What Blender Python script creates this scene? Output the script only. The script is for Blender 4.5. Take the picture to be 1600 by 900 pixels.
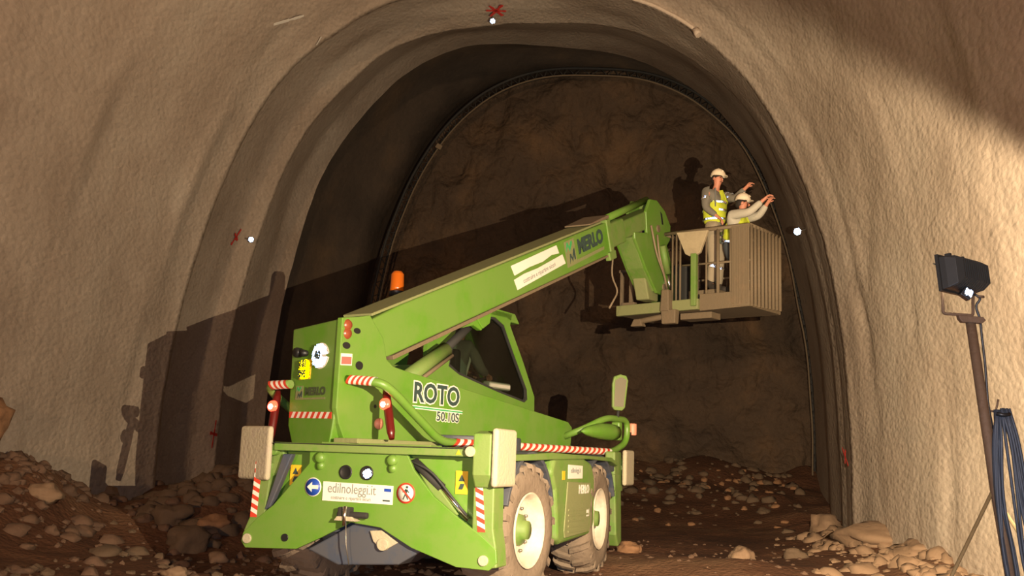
import bpy, bmesh, math, random
from mathutils import Vector, Matrix, noise
R = math.radians
scn = bpy.context.scene
for o in list(bpy.data.objects): bpy.data.objects.remove(o)
COL = scn.collection

# ---------------------------------------------------------------- camera
cam_d = bpy.data.cameras.new('camera'); cam = bpy.data.objects.new('camera', cam_d); COL.objects.link(cam)
cam_d.sensor_width = 36; cam_d.lens = 36.0 * 1600 / 1600
cam_d.clip_end = 200
th = math.atan(266 / 1600); rl = R(2.0)
r0 = Vector((1, 0, 0)); u0 = Vector((0, -math.sin(th), math.cos(th))); fw = Vector((0, math.cos(th), math.sin(th)))
cr = r0 * math.cos(rl) + u0 * math.sin(rl); cu = u0 * math.cos(rl) - r0 * math.sin(rl)
m = Matrix((cr, cu, -fw)).transposed().to_4x4(); m.translation = Vector((0, 0, 1.1))
cam.matrix_world = m
scn.camera = cam
# ---------------------------------------------------------------- world, lights, exposure
w = bpy.data.worlds.new('world'); scn.world = w; w.use_nodes = True
w.node_tree.nodes['Background'].inputs[0].default_value = (0.75, 0.8, 1.0, 1)
w.node_tree.nodes['Background'].inputs[1].default_value = 0.012
vs = scn.view_settings
scn.display_settings.display_device = 'sRGB'
vs.view_transform = 'Standard'; vs.look = 'None'; vs.exposure = 0.14; vs.gamma = 1.0; vs.use_curve_mapping = False

def area_light(name, loc, direction, sx, sy, power, color, spread=180):
    d = bpy.data.lights.new(name, 'AREA'); d.shape = 'RECTANGLE'; d.size = sx; d.size_y = sy
    d.energy = power; d.color = color; d.spread = R(spread)
    o = bpy.data.objects.new(name, d); COL.objects.link(o)
    o.location = loc; o.rotation_euler = Vector(direction).to_track_quat('-Z', 'Y').to_euler()
    return o
LAMP = Vector((1.632, 3.73, 1.82)); LN = Vector((-0.272, 0.472, -0.839)).normalized()   # LN: normal of the added shield's cutoff plane
LM = Vector((-0.60, 0.79, -0.10)).normalized()                                             # the way the glass faces
HV = LX_ = None
lw = LM.cross(Vector((0, 0, 1))).normalized(); lh = lw.cross(LM).normalized()               # glass width and height axes
key = area_light('halogen_light', LAMP + LM * 0.014 + lh * 0.035, (0.53, 0.85, 0.05), 0.004, 0.0016, 2050, (1.0, 0.80, 0.53))   # bare filament in front of the glass
fill = area_light('site_light', (-4.6, -13.2, 2.2), (0.15, 1.0, 0.10), 0.5, 0.3, 2100, (1.0, 0.65, 0.37))
flash = area_light('camera_flash', (0.0, -0.03, 1.095), (0, 1, 0.166), 0.16, 0.16, 85, (0.50, 0.68, 1.0), 110)

# ---------------------------------------------------------------- materials
MATS = {}
def mat(name, color, rough=0.6, metal=0.0, dirt=None, dirt_amt=0.0, dirt_scale=3.0, bump=0.0, bump_scale=30.0,
        var=0.0, emit=None, emit_s=0.0, alpha=1.0, coat=0.0):
    if name in MATS: return MATS[name]
    M = bpy.data.materials.new(name); M.use_nodes = True; nt = M.node_tree; N = nt.nodes; Lk = nt.links
    b = N['Principled BSDF']
    b.inputs['Base Color'].default_value = (*color, 1); b.inputs['Roughness'].default_value = rough; b.inputs['Metallic'].default_value = metal
    b.inputs['Coat Weight'].default_value = coat
    tc = N.new('ShaderNodeTexCoord')
    if dirt or var:
        n1 = N.new('ShaderNodeTexNoise'); n1.inputs['Scale'].default_value = dirt_scale; n1.inputs['Detail'].default_value = 8; n1.inputs['Roughness'].default_value = 0.7
        Lk.new(tc.outputs['Object'], n1.inputs['Vector'])
        rp = N.new('ShaderNodeValToRGB'); Lk.new(n1.outputs['Fac'], rp.inputs['Fac'])
        c2 = dirt if dirt else tuple(c * (1 - var) for c in color)
        a = max(0.02, 0.72 - dirt_amt * 0.5)
        rp.color_ramp.elements[0].position = a - 0.25 if dirt else 0.35; rp.color_ramp.elements[1].position = a if dirt else 0.65
        rp.color_ramp.elements[0].color = (*color, 1); rp.color_ramp.elements[1].color = (*c2, 1)
        if dirt:
            mx = N.new('ShaderNodeMix'); mx.data_type = 'RGBA'
            mx.inputs['A'].default_value = (*color, 1); Lk.new(rp.outputs['Color'], mx.inputs['B']); mx.inputs['Factor'].default_value = min(1.0, 0.35 + dirt_amt * 0.6)
            Lk.new(mx.outputs['Result'], b.inputs['Base Color'])
        else:
            Lk.new(rp.outputs['Color'], b.inputs['Base Color'])
    if bump:
        n2 = N.new('ShaderNodeTexNoise'); n2.inputs['Scale'].default_value = bump_scale; n2.inputs['Detail'].default_value = 6
        Lk.new(tc.outputs['Object'], n2.inputs['Vector'])
        bp = N.new('ShaderNodeBump'); bp.inputs['Strength'].default_value = bump; bp.inputs['Distance'].default_value = 0.02
        Lk.new(n2.outputs['Fac'], bp.inputs['Height']); Lk.new(bp.outputs['Normal'], b.inputs['Normal'])
    if emit:
        b.inputs['Emission Color'].default_value = (*emit, 1); b.inputs['Emission Strength'].default_value = emit_s
    if alpha < 1: b.inputs['Alpha'].default_value = alpha
    MATS[name] = M; return M

def shotcrete(name, c1, c2, c3, peb=10.0, pstr=0.40, dist=0.032, stretch=(1, 1, 1)):
    M = bpy.data.materials.new(name); M.use_nodes = True; nt = M.node_tree; N = nt.nodes; Lk = nt.links
    b = N['Principled BSDF']; b.inputs['Roughness'].default_value = 0.85; b.inputs['Specular IOR Level'].default_value = 0.25
    tc = N.new('ShaderNodeTexCoord')
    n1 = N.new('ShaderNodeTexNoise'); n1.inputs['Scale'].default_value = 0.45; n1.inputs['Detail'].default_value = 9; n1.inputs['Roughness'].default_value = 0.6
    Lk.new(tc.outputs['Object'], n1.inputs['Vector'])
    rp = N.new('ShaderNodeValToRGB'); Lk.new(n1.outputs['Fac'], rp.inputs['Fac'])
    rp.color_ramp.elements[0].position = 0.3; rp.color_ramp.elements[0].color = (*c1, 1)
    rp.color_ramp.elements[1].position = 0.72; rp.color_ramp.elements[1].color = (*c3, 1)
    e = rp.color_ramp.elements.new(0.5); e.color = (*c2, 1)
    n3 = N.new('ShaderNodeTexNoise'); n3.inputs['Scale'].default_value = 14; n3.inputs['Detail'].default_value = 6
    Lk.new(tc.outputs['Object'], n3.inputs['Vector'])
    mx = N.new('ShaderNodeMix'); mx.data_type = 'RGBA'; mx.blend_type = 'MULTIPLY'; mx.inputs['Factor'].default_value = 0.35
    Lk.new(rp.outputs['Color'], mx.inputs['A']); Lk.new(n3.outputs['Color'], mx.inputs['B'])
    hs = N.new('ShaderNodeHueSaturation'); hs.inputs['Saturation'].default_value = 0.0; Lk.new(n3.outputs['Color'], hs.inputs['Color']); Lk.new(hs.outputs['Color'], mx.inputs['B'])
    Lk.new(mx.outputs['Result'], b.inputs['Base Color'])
    mp = N.new('ShaderNodeMapping'); mp.inputs['Scale'].default_value = stretch; Lk.new(tc.outputs['Object'], mp.inputs['Vector'])
    v = N.new('ShaderNodeTexNoise'); v.inputs['Scale'].default_value = peb; v.inputs['Detail'].default_value = 5; v.inputs['Roughness'].default_value = 0.55
    Lk.new(mp.outputs[0], v.inputs['Vector'])
    v2 = N.new('ShaderNodeTexVoronoi'); v2.inputs['Scale'].default_value = peb * 1.6; Lk.new(mp.outputs[0], v2.inputs['Vector'])
    ad = N.new('ShaderNodeMath'); ad.operation = 'MULTIPLY_ADD'; ad.inputs[1].default_value = -0.45; Lk.new(v2.outputs['Distance'], ad.inputs[0]); Lk.new(v.outputs['Fac'], ad.inputs[2])
    bp = N.new('ShaderNodeBump'); bp.inputs['Strength'].default_value = pstr; bp.inputs['Distance'].default_value = dist
    Lk.new(ad.outputs[0], bp.inputs['Height']); Lk.new(bp.outputs['Normal'], b.inputs['Normal'])
    MATS[name] = M; return M

DUST = (0.42, 0.33, 0.21)
GREEN = mat('green_paint', (0.085, 0.235, 0.010), 0.42, 0, dirt=(0.16, 0.23, 0.06), dirt_amt=0.35, dirt_scale=2.2)
GREEND = mat('dusty_green_paint', (0.085, 0.22, 0.014), 0.6, 0, dirt=(0.19, 0.21, 0.08), dirt_amt=0.4, dirt_scale=5.0, bump=0.1)
GREENV = mat('dirty_green_paint', (0.10, 0.20, 0.025), 0.75, 0, dirt=(0.24, 0.21, 0.11), dirt_amt=0.6, dirt_scale=6.0, bump=0.2)
BLUEF = mat('blue_frame_paint', (0.02, 0.045, 0.10), 0.55, 0, dirt=(0.09, 0.08, 0.07), dirt_amt=0.5)
BLACK = mat('black_plastic', (0.012, 0.012, 0.012), 0.45)
BLACKM = mat('black_rubber', (0.02, 0.018, 0.016), 0.8)
TYRE = mat('muddy_tyre_rubber', (0.05, 0.042, 0.034), 0.9, 0, dirt=(0.20, 0.145, 0.10), dirt_amt=0.9, dirt_scale=4.5, bump=0.6, bump_scale=18)
RIM = mat('cream_rim_paint', (0.62, 0.55, 0.44), 0.6, 0, dirt=(0.40, 0.30, 0.2), dirt_amt=0.3, dirt_scale=6)
PADM = mat('dusty_pad_steel', (0.40, 0.33, 0.25), 0.8, 0, dirt=(0.40, 0.36, 0.22), dirt_amt=0.4, dirt_scale=5, bump=0.4)
TANM = mat('dusty_cage_steel', (0.19, 0.125, 0.07), 0.75, 0, dirt=(0.13, 0.10, 0.06), dirt_amt=0.5, dirt_scale=4, bump=0.3)
CHROME = mat('chrome_rod', (0.85, 0.82, 0.78), 0.18, 1.0)
STEEL = mat('dull_steel', (0.30, 0.27, 0.23), 0.45, 0.8, var=0.3)
HOSE = mat('dusty_hose', (0.22, 0.16, 0.10), 0.7)
HOSEB = mat('black_hose', (0.03, 0.03, 0.03), 0.6)
RED = mat('red_stripe', (0.55, 0.045, 0.02), 0.55)
WHITE = mat('white_stripe', (0.72, 0.68, 0.58), 0.55)
WHITES = mat('sticker_white', (0.72, 0.67, 0.58), 0.5)
YEL = mat('yellow_sticker', (0.72, 0.43, 0.02), 0.5)
YELR = mat('yellow_reflective_plate', (1.0, 0.86, 0.02), 0.0, 1.0)
RETRO = mat('white_retroreflective_sheet', (0.97, 0.98, 1.0), 0.0, 1.0)
RETROT = mat('silver_reflective_tape', (1.0, 1.0, 1.0), 0.45, 0.9, bump=0.9, bump_scale=120)
BLUES = mat('blue_sign', (0.015, 0.06, 0.35), 0.45)
DGREY = mat('dark_grey_letter', (0.03, 0.055, 0.05), 0.5)
GREYL = mat('grey_letter', (0.22, 0.22, 0.20), 0.5)
PGREEN = mat('pale_green_line', (0.04, 0.33, 0.10), 0.5)
PINK = mat('pink_sticker', (0.6, 0.12, 0.10), 0.5)
SALM = mat('salmon_plastic', (0.65, 0.25, 0.16), 0.5)
REDL = mat('lit_red_lens', (0.6, 0.02, 0.01), 0.3, emit=(1.0, 0.07, 0.03), emit_s=4.0)
REDH = mat('lit_lamp_core', (0.9, 0.3, 0.2), 0.3, emit=(1.0, 0.62, 0.45), emit_s=14.0)
REDD = mat('dark_red_lens', (0.09, 0.006, 0.005), 0.3)
ORAN = mat('orange_beacon_lens', (0.42, 0.09, 0.006), 0.25)
BRLENS = mat('brown_lens', (0.22, 0.05, 0.02), 0.3)
SKIN = mat('skin', (0.50, 0.20, 0.12), 0.6)
VEST = mat('yellow_vest_fabric', (0.50, 0.55, 0.03), 0.8, bump=0.3)
SHIRT = mat('grey_work_shirt', (0.16, 0.14, 0.11), 0.9, bump=0.3)
TROU = mat('beige_work_trousers', (0.30, 0.24, 0.16), 0.9, bump=0.3)
TROUD = mat('dark_work_trousers', (0.05, 0.055, 0.06), 0.9)
PALE = mat('pale_work_shirt', (0.42, 0.38, 0.30), 0.9, bump=0.3)
HELM = mat('white_helmet_shell', (0.75, 0.62, 0.45), 0.35)
HAIR = mat('dark_hair', (0.02, 0.014, 0.01), 0.8)
BOOT = mat('work_boot', (0.03, 0.022, 0.016), 0.8)
WOOD = mat('pale_timber', (0.24, 0.16, 0.06), 0.8, var=0.4)
RUST = mat('rusty_post_steel', (0.085, 0.045, 0.022), 0.75, 0.2, dirt=(0.14, 0.085, 0.045), dirt_amt=0.5, dirt_scale=9, bump=0.3)
CABLE = mat('blue_grey_cable', (0.030, 0.038, 0.050), 0.6)
LAMPB = mat('black_lamp_casting', (0.03, 0.028, 0.022), 0.6, 0.3, var=0.3)
GLOW = mat('lit_halogen_glass', (1, 0.95, 0.85), 0.3, emit=(1.0, 0.86, 0.62), emit_s=8.0)
REDP = mat('red_spray_paint', (0.55, 0.03, 0.02), 0.8)
PRISM = mat('prism_glass', (1, 1, 1), 0.0, 1.0)
SEATM = mat('pale_seat_fabric', (0.55, 0.5, 0.42), 0.9)
WALLM = shotcrete('shotcrete', (0.36, 0.275, 0.205), (0.46, 0.365, 0.28), (0.54, 0.45, 0.355), stretch=(1, 0.55, 1), pstr=0.62)
FACEM = shotcrete('dark_face_rock', (0.055, 0.037, 0.025), (0.085, 0.054, 0.033), (0.17, 0.095, 0.045), peb=4.0, pstr=0.9, dist=0.10)
INNERM = shotcrete('shaded_inner_shotcrete', (0.045, 0.034, 0.026), (0.075, 0.055, 0.040), (0.13, 0.085, 0.05), peb=5)  # dark rock tone, with the shade behind the last lip put into it
SOILM = shotcrete('red_brown_soil', (0.060, 0.025, 0.013), (0.12, 0.052, 0.026), (0.22, 0.125, 0.07), peb=11.0, pstr=0.9, dist=0.03)
RUBM = mat('brown_rubble', (0.22, 0.15, 0.095), 0.9, 0, dirt=(0.10, 0.05, 0.028), dirt_amt=0.8, dirt_scale=2.5, bump=0.6, bump_scale=14)
ROCKM = mat('limestone_rock', (0.40, 0.30, 0.19), 0.9, 0, dirt=(0.16, 0.085, 0.045), dirt_amt=0.7, dirt_scale=4, bump=0.7, bump_scale=9)
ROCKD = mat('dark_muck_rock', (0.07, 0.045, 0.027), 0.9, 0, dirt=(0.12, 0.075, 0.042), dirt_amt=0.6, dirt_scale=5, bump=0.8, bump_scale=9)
ROCKO = mat('orange_rock', (0.26, 0.11, 0.04), 0.9, 0, dirt=(0.22, 0.12, 0.06), dirt_amt=0.6, dirt_scale=4, bump=0.7, bump_scale=9)
def glass_mat():
    M = bpy.data.materials.new('tinted_cab_glass'); M.use_nodes = True; nt = M.node_tree; N = nt.nodes
    out = N['Material Output']; N.remove(N['Principled BSDF'])
    t = N.new('ShaderNodeBsdfTransparent'); t.inputs[0].default_value = (0.55, 0.6, 0.55, 1)
    g = N.new('ShaderNodeBsdfGlossy'); g.inputs['Roughness'].default_value = 0.08; g.inputs[0].default_value = (0.8, 0.8, 0.8, 1)
    mx = N.new('ShaderNodeMixShader'); mx.inputs[0].default_value = 0.06
    nt.links.new(t.outputs[0], mx.inputs[1]); nt.links.new(g.outputs[0], mx.inputs[2]); nt.links.new(mx.outputs[0], out.inputs[0])
    return M
GLASS = glass_mat()

# ---------------------------------------------------------------- mesh builder
class _D: pass
class MB:
    def __init__(s): s.v = []; s.f = []; s.mi = []; s.sm = []
    def add(s, vs_, fs, mi=0, smooth=False):
        o = len(s.v); s.v += [Vector(p) for p in vs_]
        for f in fs: s.f.append([i + o for i in f]); s.mi.append(mi); s.sm.append(smooth)
        return s
    def box(s, c, d, rot=None, mi=0, taper=1.0):
        x, y, z = d[0] / 2, d[1] / 2, d[2] / 2; P = []
        for k in (-1, 1):
            t = taper if k > 0 else 1.0
            for a, b in ((-1, -1), (1, -1), (1, 1), (-1, 1)):
                p = Vector((a * x * t, b * y * t, k * z))
                if rot: p = rot @ p
                P.append(p + Vector(c))
        return s.add(P, [(3, 2, 1, 0), (4, 5, 6, 7), (0, 1, 5, 4), (1, 2, 6, 5), (2, 3, 7, 6), (3, 0, 4, 7)], mi)
    def prism(s, pts, a0, a1, axis='x', mi=0):
        n = len(pts)
        def mk(p, a):
            return {'x': (a, p[0], p[1]), 'y': (p[0], a, p[1]), 'z': (p[0], p[1], a)}[axis]
        P = [mk(p, a0) for p in pts] + [mk(p, a1) for p in pts]
        F = [list(range(n))[::-1], list(range(n, 2 * n))] + [(i, (i + 1) % n, n + (i + 1) % n, n + i) for i in range(n)]
        return s.add(P, F, mi)
    def tube(s, path, r, seg=10, mi=0, cap=True, closed=False, seg_mi=None):
        path = [Vector(p) for p in path]; n = len(path); rr = r if isinstance(r, (list, tuple)) else [r] * n
        P = []; F = []; up = None; MI = []
        for i, p in enumerate(path):
            if closed: t = (path[(i + 1) % n] - path[i - 1]).normalized()
            else: t = (path[min(i + 1, n - 1)] - path[max(i - 1, 0)]).normalized()
            if up is None: up = Vector((0, 0, 1)) if abs(t.z) < 0.9 else Vector((1, 0, 0))
            up = (up - t * up.dot(t))
            if up.length < 1e-4: up = t.orthogonal()
            up.normalize(); sd = t.cross(up)
            for k in range(seg):
                a = 2 * math.pi * k / seg; P.append(p + (up * math.cos(a) + sd * math.sin(a)) * rr[i])
        m_ = n if closed else n - 1
        base = len(s.v); s.v += P
        for i in range(m_):
            j = (i + 1) % n
            for k in range(seg):
                q = (k + 1) % seg
                s.f.append([base + i * seg + k, base + i * seg + q, base + j * seg + q, base + j * seg + k])
                s.mi.append(seg_mi[i] if seg_mi else mi); s.sm.append(True)
        if cap and not closed:
            s.f.append([base + k for k in range(seg)][::-1]); s.mi.append(seg_mi[0] if seg_mi else mi); s.sm.append(False)
            s.f.append([base + (n - 1) * seg + k for k in range(seg)]); s.mi.append(seg_mi[-1] if seg_mi else mi); s.sm.append(False)
        return s
    def cyl(s, p0, p1, r0, r1=None, seg=24, mi=0):
        p0 = Vector(p0); p1 = Vector(p1); r1 = r0 if r1 is None else r1
        t = (p1 - p0).normalized(); up = t.orthogonal().normalized(); sd = t.cross(up); P = []
        for p, r in ((p0, r0), (p1, r1)):
            for k in range(seg):
                a = 2 * math.pi * k / seg; P.append(p + (up * math.cos(a) + sd * math.sin(a)) * r)
        s.add(P, [(k, (k + 1) % seg, seg + (k + 1) % seg, seg + k) for k in range(seg)], mi, True)
        b = len(s.v) - 2 * seg
        s.f.append([b + k for k in range(seg)][::-1]); s.mi.append(mi); s.sm.append(False)
        s.f.append([b + seg + k for k in range(seg)]); s.mi.append(mi); s.sm.append(False)
        return s
    def lathe(s, prof, c, ax, seg=40, mi=0, smooth=True):
        # prof: list of (radius, height along ax)
        c = Vector(c); ax = Vector(ax).normalized(); up = ax.orthogonal().normalized(); sd = ax.cross(up); P = []
        for r, h in prof:
            for k in range(seg):
                a = 2 * math.pi * k / seg; P.append(c + ax * h + (up * math.cos(a) + sd * math.sin(a)) * max(r, 1e-4))
        F = []
        for i in range(len(prof) - 1):
            for k in range(seg):
                q = (k + 1) % seg; F.append((i * seg + k, i * seg + q, (i + 1) * seg + q, (i + 1) * seg + k))
        return s.add(P, F, mi, smooth)
    def build(s, name, mats, parent=None, mtx=None, bevel=0.0, seg=2):
        me = bpy.data.meshes.new(name)
        vv = [(mtx @ p) if mtx else p for p in s.v]
        me.from_pydata([tuple(p) for p in vv], [], s.f)
        if not isinstance(mats, (list, tuple)): mats = [mats]
        for m_ in mats: me.materials.append(m_)
        for i, p in enumerate(me.polygons): p.material_index = s.mi[i]; p.use_smooth = s.sm[i]
        bm = bmesh.new(); bm.from_mesh(me); bmesh.ops.recalc_face_normals(bm, faces=bm.faces); bm.to_mesh(me); bm.free()
        me.update()
        o = bpy.data.objects.new(name, me); COL.objects.link(o)
        if parent is not None: o.parent = parent
        if bevel:
            b = o.modifiers.new('bevel', 'BEVEL'); b.width = bevel; b.segments = seg; b.limit_method = 'ANGLE'; b.angle_limit = R(35)
        return o

def tag(o, label, cat, group=None, kind=None):
    o['label'] = label; o['category'] = cat
    if group: o['group'] = group
    if kind: o['kind'] = kind
    return o
def empty(name, loc=(0, 0, 0), rz=0.0):
    o = bpy.data.objects.new(name, None); COL.objects.link(o); o.location = loc; o.rotation_euler = (0, 0, rz); o.empty_display_size = 0.2
    return o
def smooth_path(pts, r=0.1, n=6):
    pts = [Vector(p) for p in pts]; out = [pts[0]]
    for i in range(1, len(pts) - 1):
        a = (pts[i - 1] - pts[i]); b = (pts[i + 1] - pts[i]); ra = min(r, a.length * 0.45); rb = min(r, b.length * 0.45)
        p0 = pts[i] + a.normalized() * ra; p2 = pts[i] + b.normalized() * rb
        for k in range(n + 1):
            t = k / n; out.append(p0 * (1 - t) ** 2 + pts[i] * 2 * t * (1 - t) + p2 * t * t)
    out.append(pts[-1]); return out
def resample(path, step):
    path = [Vector(p) for p in path]; out = [path[0]]; acc = 0.0
    for i in range(len(path) - 1):
        a, b = path[i], path[i + 1]; L_ = (b - a).length; d = step - acc
        while d <= L_:
            out.append(a.lerp(b, d / L_)); d += step
        acc = L_ - (d - step)
    return out
def text_mesh(s, size, org, xd, nd, material, parent, name, mtx=None, bold=0.0, sx=1.0, sy=1.0, align='CENTER', ext=0.0015, shear=0.0):
    c = bpy.data.curves.new(name, 'FONT'); c.body = s; c.size = size; c.extrude = ext; c.align_x = align; c.align_y = 'CENTER'; c.offset = bold; c.shear = shear
    c.resolution_u = 3
    t = bpy.data.objects.new(name, c); COL.objects.link(t)
    bpy.context.view_layer.update()
    me = bpy.data.meshes.new_from_object(t.evaluated_get(bpy.context.evaluated_depsgraph_get()))
    bpy.data.objects.remove(t); bpy.data.curves.remove(c)
    xd = Vector(xd).normalized(); nd = Vector(nd).normalized(); yd = nd.cross(xd)
    M = Matrix((xd, yd, nd)).transposed().to_4x4(); M.translation = Vector(org)
    M = M @ Matrix.Diagonal((sx, sy, 1, 1))
    if mtx: M = mtx @ M
    me.transform(M); me.materials.clear(); me.materials.append(material)
    o = bpy.data.objects.new(name, me); COL.objects.link(o)
    if parent is not None: o.parent = parent
    return o

def retro(name, cells, axis, L, material, parent, mtx=None):
    """sheet of little mirror cube corners: cells = list of apex points, axis = way they open"""
    a = Vector(axis).normalized(); p = a.orthogonal().normalized(); q = a.cross(p); es = []
    for k in range(3):
        t = 2 * math.pi * k / 3; es.append((a * (1 / math.sqrt(3)) + (p * math.cos(t) + q * math.sin(t)) * math.sqrt(2 / 3)) * L)
    mb = MB()
    for c in cells:
        c = Vector(c)
        for i in range(3):
            e, f = es[i], es[(i + 1) % 3]; mb.add([c, c + e, c + e + f, c + f], [(0, 1, 2, 3)])
    return mb.build(name, material, parent, mtx)
def retro_cells(org, xd, nd, axis, L, inside, ext):
    """hex lattice across the sheet (origin, x direction, normal), apexes slid along the axis on to the sheet"""
    org = Vector(org); xd = Vector(xd).normalized(); nd = Vector(nd).normalized(); yd = nd.cross(xd); a = Vector(axis).normalized()
    p = a.orthogonal().normalized(); q = a.cross(p)
    e = [(p * math.cos(2 * math.pi * k / 3) + q * math.sin(2 * math.pi * k / 3)) * math.sqrt(2 / 3) * L for k in range(3)]
    u, v = e[0] - e[1], e[1] - e[2]; out = []; n = int(ext / L) + 2
    for i in range(-2 * n, 2 * n):
        for j in range(-2 * n, 2 * n):
            c = u * i + v * j; t = -(c.dot(nd)) / a.dot(nd); c = c + a * t; x, y = c.dot(xd), c.dot(yd)
            if inside(x, y): out.append(org + c)
    return out
# ---------------------------------------------------------------- tunnel shell
AL = R(5.0)
AX = Vector((math.sin(AL), math.cos(AL), 0)); LX = Vector((math.cos(AL), -math.sin(AL), 0))
def W(l, s, z): return LX * l + AX * s + Vector((0, 0, z))
# ring: station at the left wall, station at the right wall, lateral left, lateral right, crown height, exponent (the bore bends right)
PROF = [(-17, -17, -7.9, 4.7, 9.6, 2.5), (2, 2, -7.55, 4.35, 9.5, 2.5), (9, 9, -7.30, 4.10, 9.35, 2.55), (14, 14, -7.22, 4.02, 9.22, 2.6), (16.1, 16.1, -7.16, 3.96, 9.12, 2.6), (16.4, 16.4, -7.12, 3.92, 9.05, 2.6),
        (16.5, 16.5, -7.28, 3.97, 9.22, 2.6), (17.2, 17.4, -7.36, 4.08, 9.40, 2.6), (18.3, 18.6, -7.40, 4.31, 9.60, 2.6), (18.95, 19.3, -7.13, 4.45, 9.66, 2.6),
        (19.1, 19.5, -7.32, 4.48, 9.86, 2.6), (19.9, 20.6, -7.36, 4.60, 10.15, 2.6), (21.0, 22.4, -7.42, 4.84, 10.62, 2.6), (21.6, 25.0, -7.14, 5.17, 10.90, 2.65),
        (21.8, 25.2, -7.40, 5.40, 11.2, 2.7), (23.4, 25.7, -6.9, 5.45, 11.3, 2.7), (24.7, 26.1, -6.15, 5.34, 11.08, 2.65), (24.9, 26.3, -6.3, 5.45, 11.2, 2.65), (26.0, 27.3, -6.3, 5.5, 11.2, 2.65)]
def prof_at(u):
    for i in range(len(PROF) - 1):
        a, b = PROF[i], PROF[i + 1]
        if u <= b[0]:
            t = max(0, (u - a[0]) / (b[0] - a[0])); return [a[k] + (b[k] - a[k]) * t for k in range(1, 6)]
    return PROF[-1][1:]
def shell_pt(u, t, extra=0.0):
    sR, lL, lR, bz, n = prof_at(u); c, q = math.cos(t), math.sin(t); a = (lR - lL) / 2; cx = (lR + lL) / 2
    x = a * math.copysign(abs(c) ** (2 / n), c); z = bz * math.copysign(abs(q) ** (2 / n), q)
    if q < 0: x = math.copysign(a, c); z = bz * q * 1.2
    s = u + (sR - u) * (x + a) / (2 * a)
    p = W(cx + x, s, z)
    nr = Vector((c * LX.x, c * LX.y, max(q, 0))).normalized()
    big = noise.noise(p * 0.30) * 0.12 + noise.noise(p * 0.9 + Vector((7, 3, 1))) * 0.030
    lipn = noise.noise(Vector((c * 3.5, q * 3.5, 5.0 + math.floor((u + 0.4) / 2.6) * 3.1))) * 0.09
    v = noise.noise(Vector((u * 0.75 + q * 0.8, q * 1.3, 7.3))); cre = max(0, 0.035 - abs(v)) * 1.5 * max(0, noise.noise(Vector((u * 0.3, q * 3.0, 1.7))) + 0.3) if (u < 16 and c > 0) else 0
    k = 1.0 if u < 15.5 else 0.35
    sm = noise.noise(p * 3.3) * 0.012
    return p + nr * (big * k + sm + lipn + cre + extra)
stations = []
x_ = -17.0
while x_ < 15.8: stations.append(x_); x_ += (0.8 if x_ < 4 else 0.16)
stations += [15.9, 16.1, 16.2, 16.3, 16.4, 16.44, 16.5, 16.7, 16.9, 17.2, 17.5, 17.8, 18.0, 18.3, 18.45, 18.6, 18.75, 18.88, 18.95, 19.02, 19.1, 19.3, 19.6, 19.9, 20.2, 20.5, 20.8, 21.0, 21.15, 21.3, 21.45, 21.6,
             21.7, 21.8, 22.1, 22.5, 23.0, 23.4, 23.8, 24.2, 24.7, 24.8, 24.9, 25.4, 26.0]
def shell_part(name, t0, t1, nt, s_lo, s_hi, material):
    st = [s for s in stations if s_lo <= s <= s_hi]; mb = MB(); P = []; F = []
    for s in st:
        for k in range(nt + 1): P.append(shell_pt(s, t0 + (t1 - t0) * k / nt))
    for i in range(len(st) - 1):
        for k in range(nt):
            a = i * (nt + 1) + k; F.append((a, a + 1, a + nt + 2, a + nt + 1))
    mb.add(P, F, 0, True); o = mb.build(name, material); o['kind'] = 'structure'; return o
T1, T2 = R(52), R(128)
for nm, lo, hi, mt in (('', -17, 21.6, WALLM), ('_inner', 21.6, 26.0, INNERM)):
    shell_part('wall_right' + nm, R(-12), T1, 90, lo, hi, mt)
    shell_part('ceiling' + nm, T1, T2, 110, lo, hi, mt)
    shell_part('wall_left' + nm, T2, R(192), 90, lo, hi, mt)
# face (end wall)
mb = MB(); P = []; F = []; nx, nz = 130, 110
for i in range(nz + 1):
    for k in range(nx + 1):
        l = -8.0 + 15.0 * k / nx; z = -0.8 + 13.0 * i / nz
        p = W(l, 26.0, z); rg = noise.noise(p * 0.5) * 0.35 + noise.noise(p * 1.7) * 0.18 + noise.noise(p * 4.0) * 0.09
        v = noise.noise(Vector((p.x * 1.3, 2.0, p.z * 0.35)));  rg += max(0, 0.08 - abs(v)) * 1.5
        P.append(p + AX * (rg - max(0, 2.2 - z) * 0.25))
for i in range(nz):
    for k in range(nx):
        a = i * (nx + 1) + k; F.append((a, a + 1, a + nx + 2, a + nx + 1))
mb.add(P, F, 0, True); o = mb.build('wall_face', FACEM); o['kind'] = 'structure'
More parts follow.
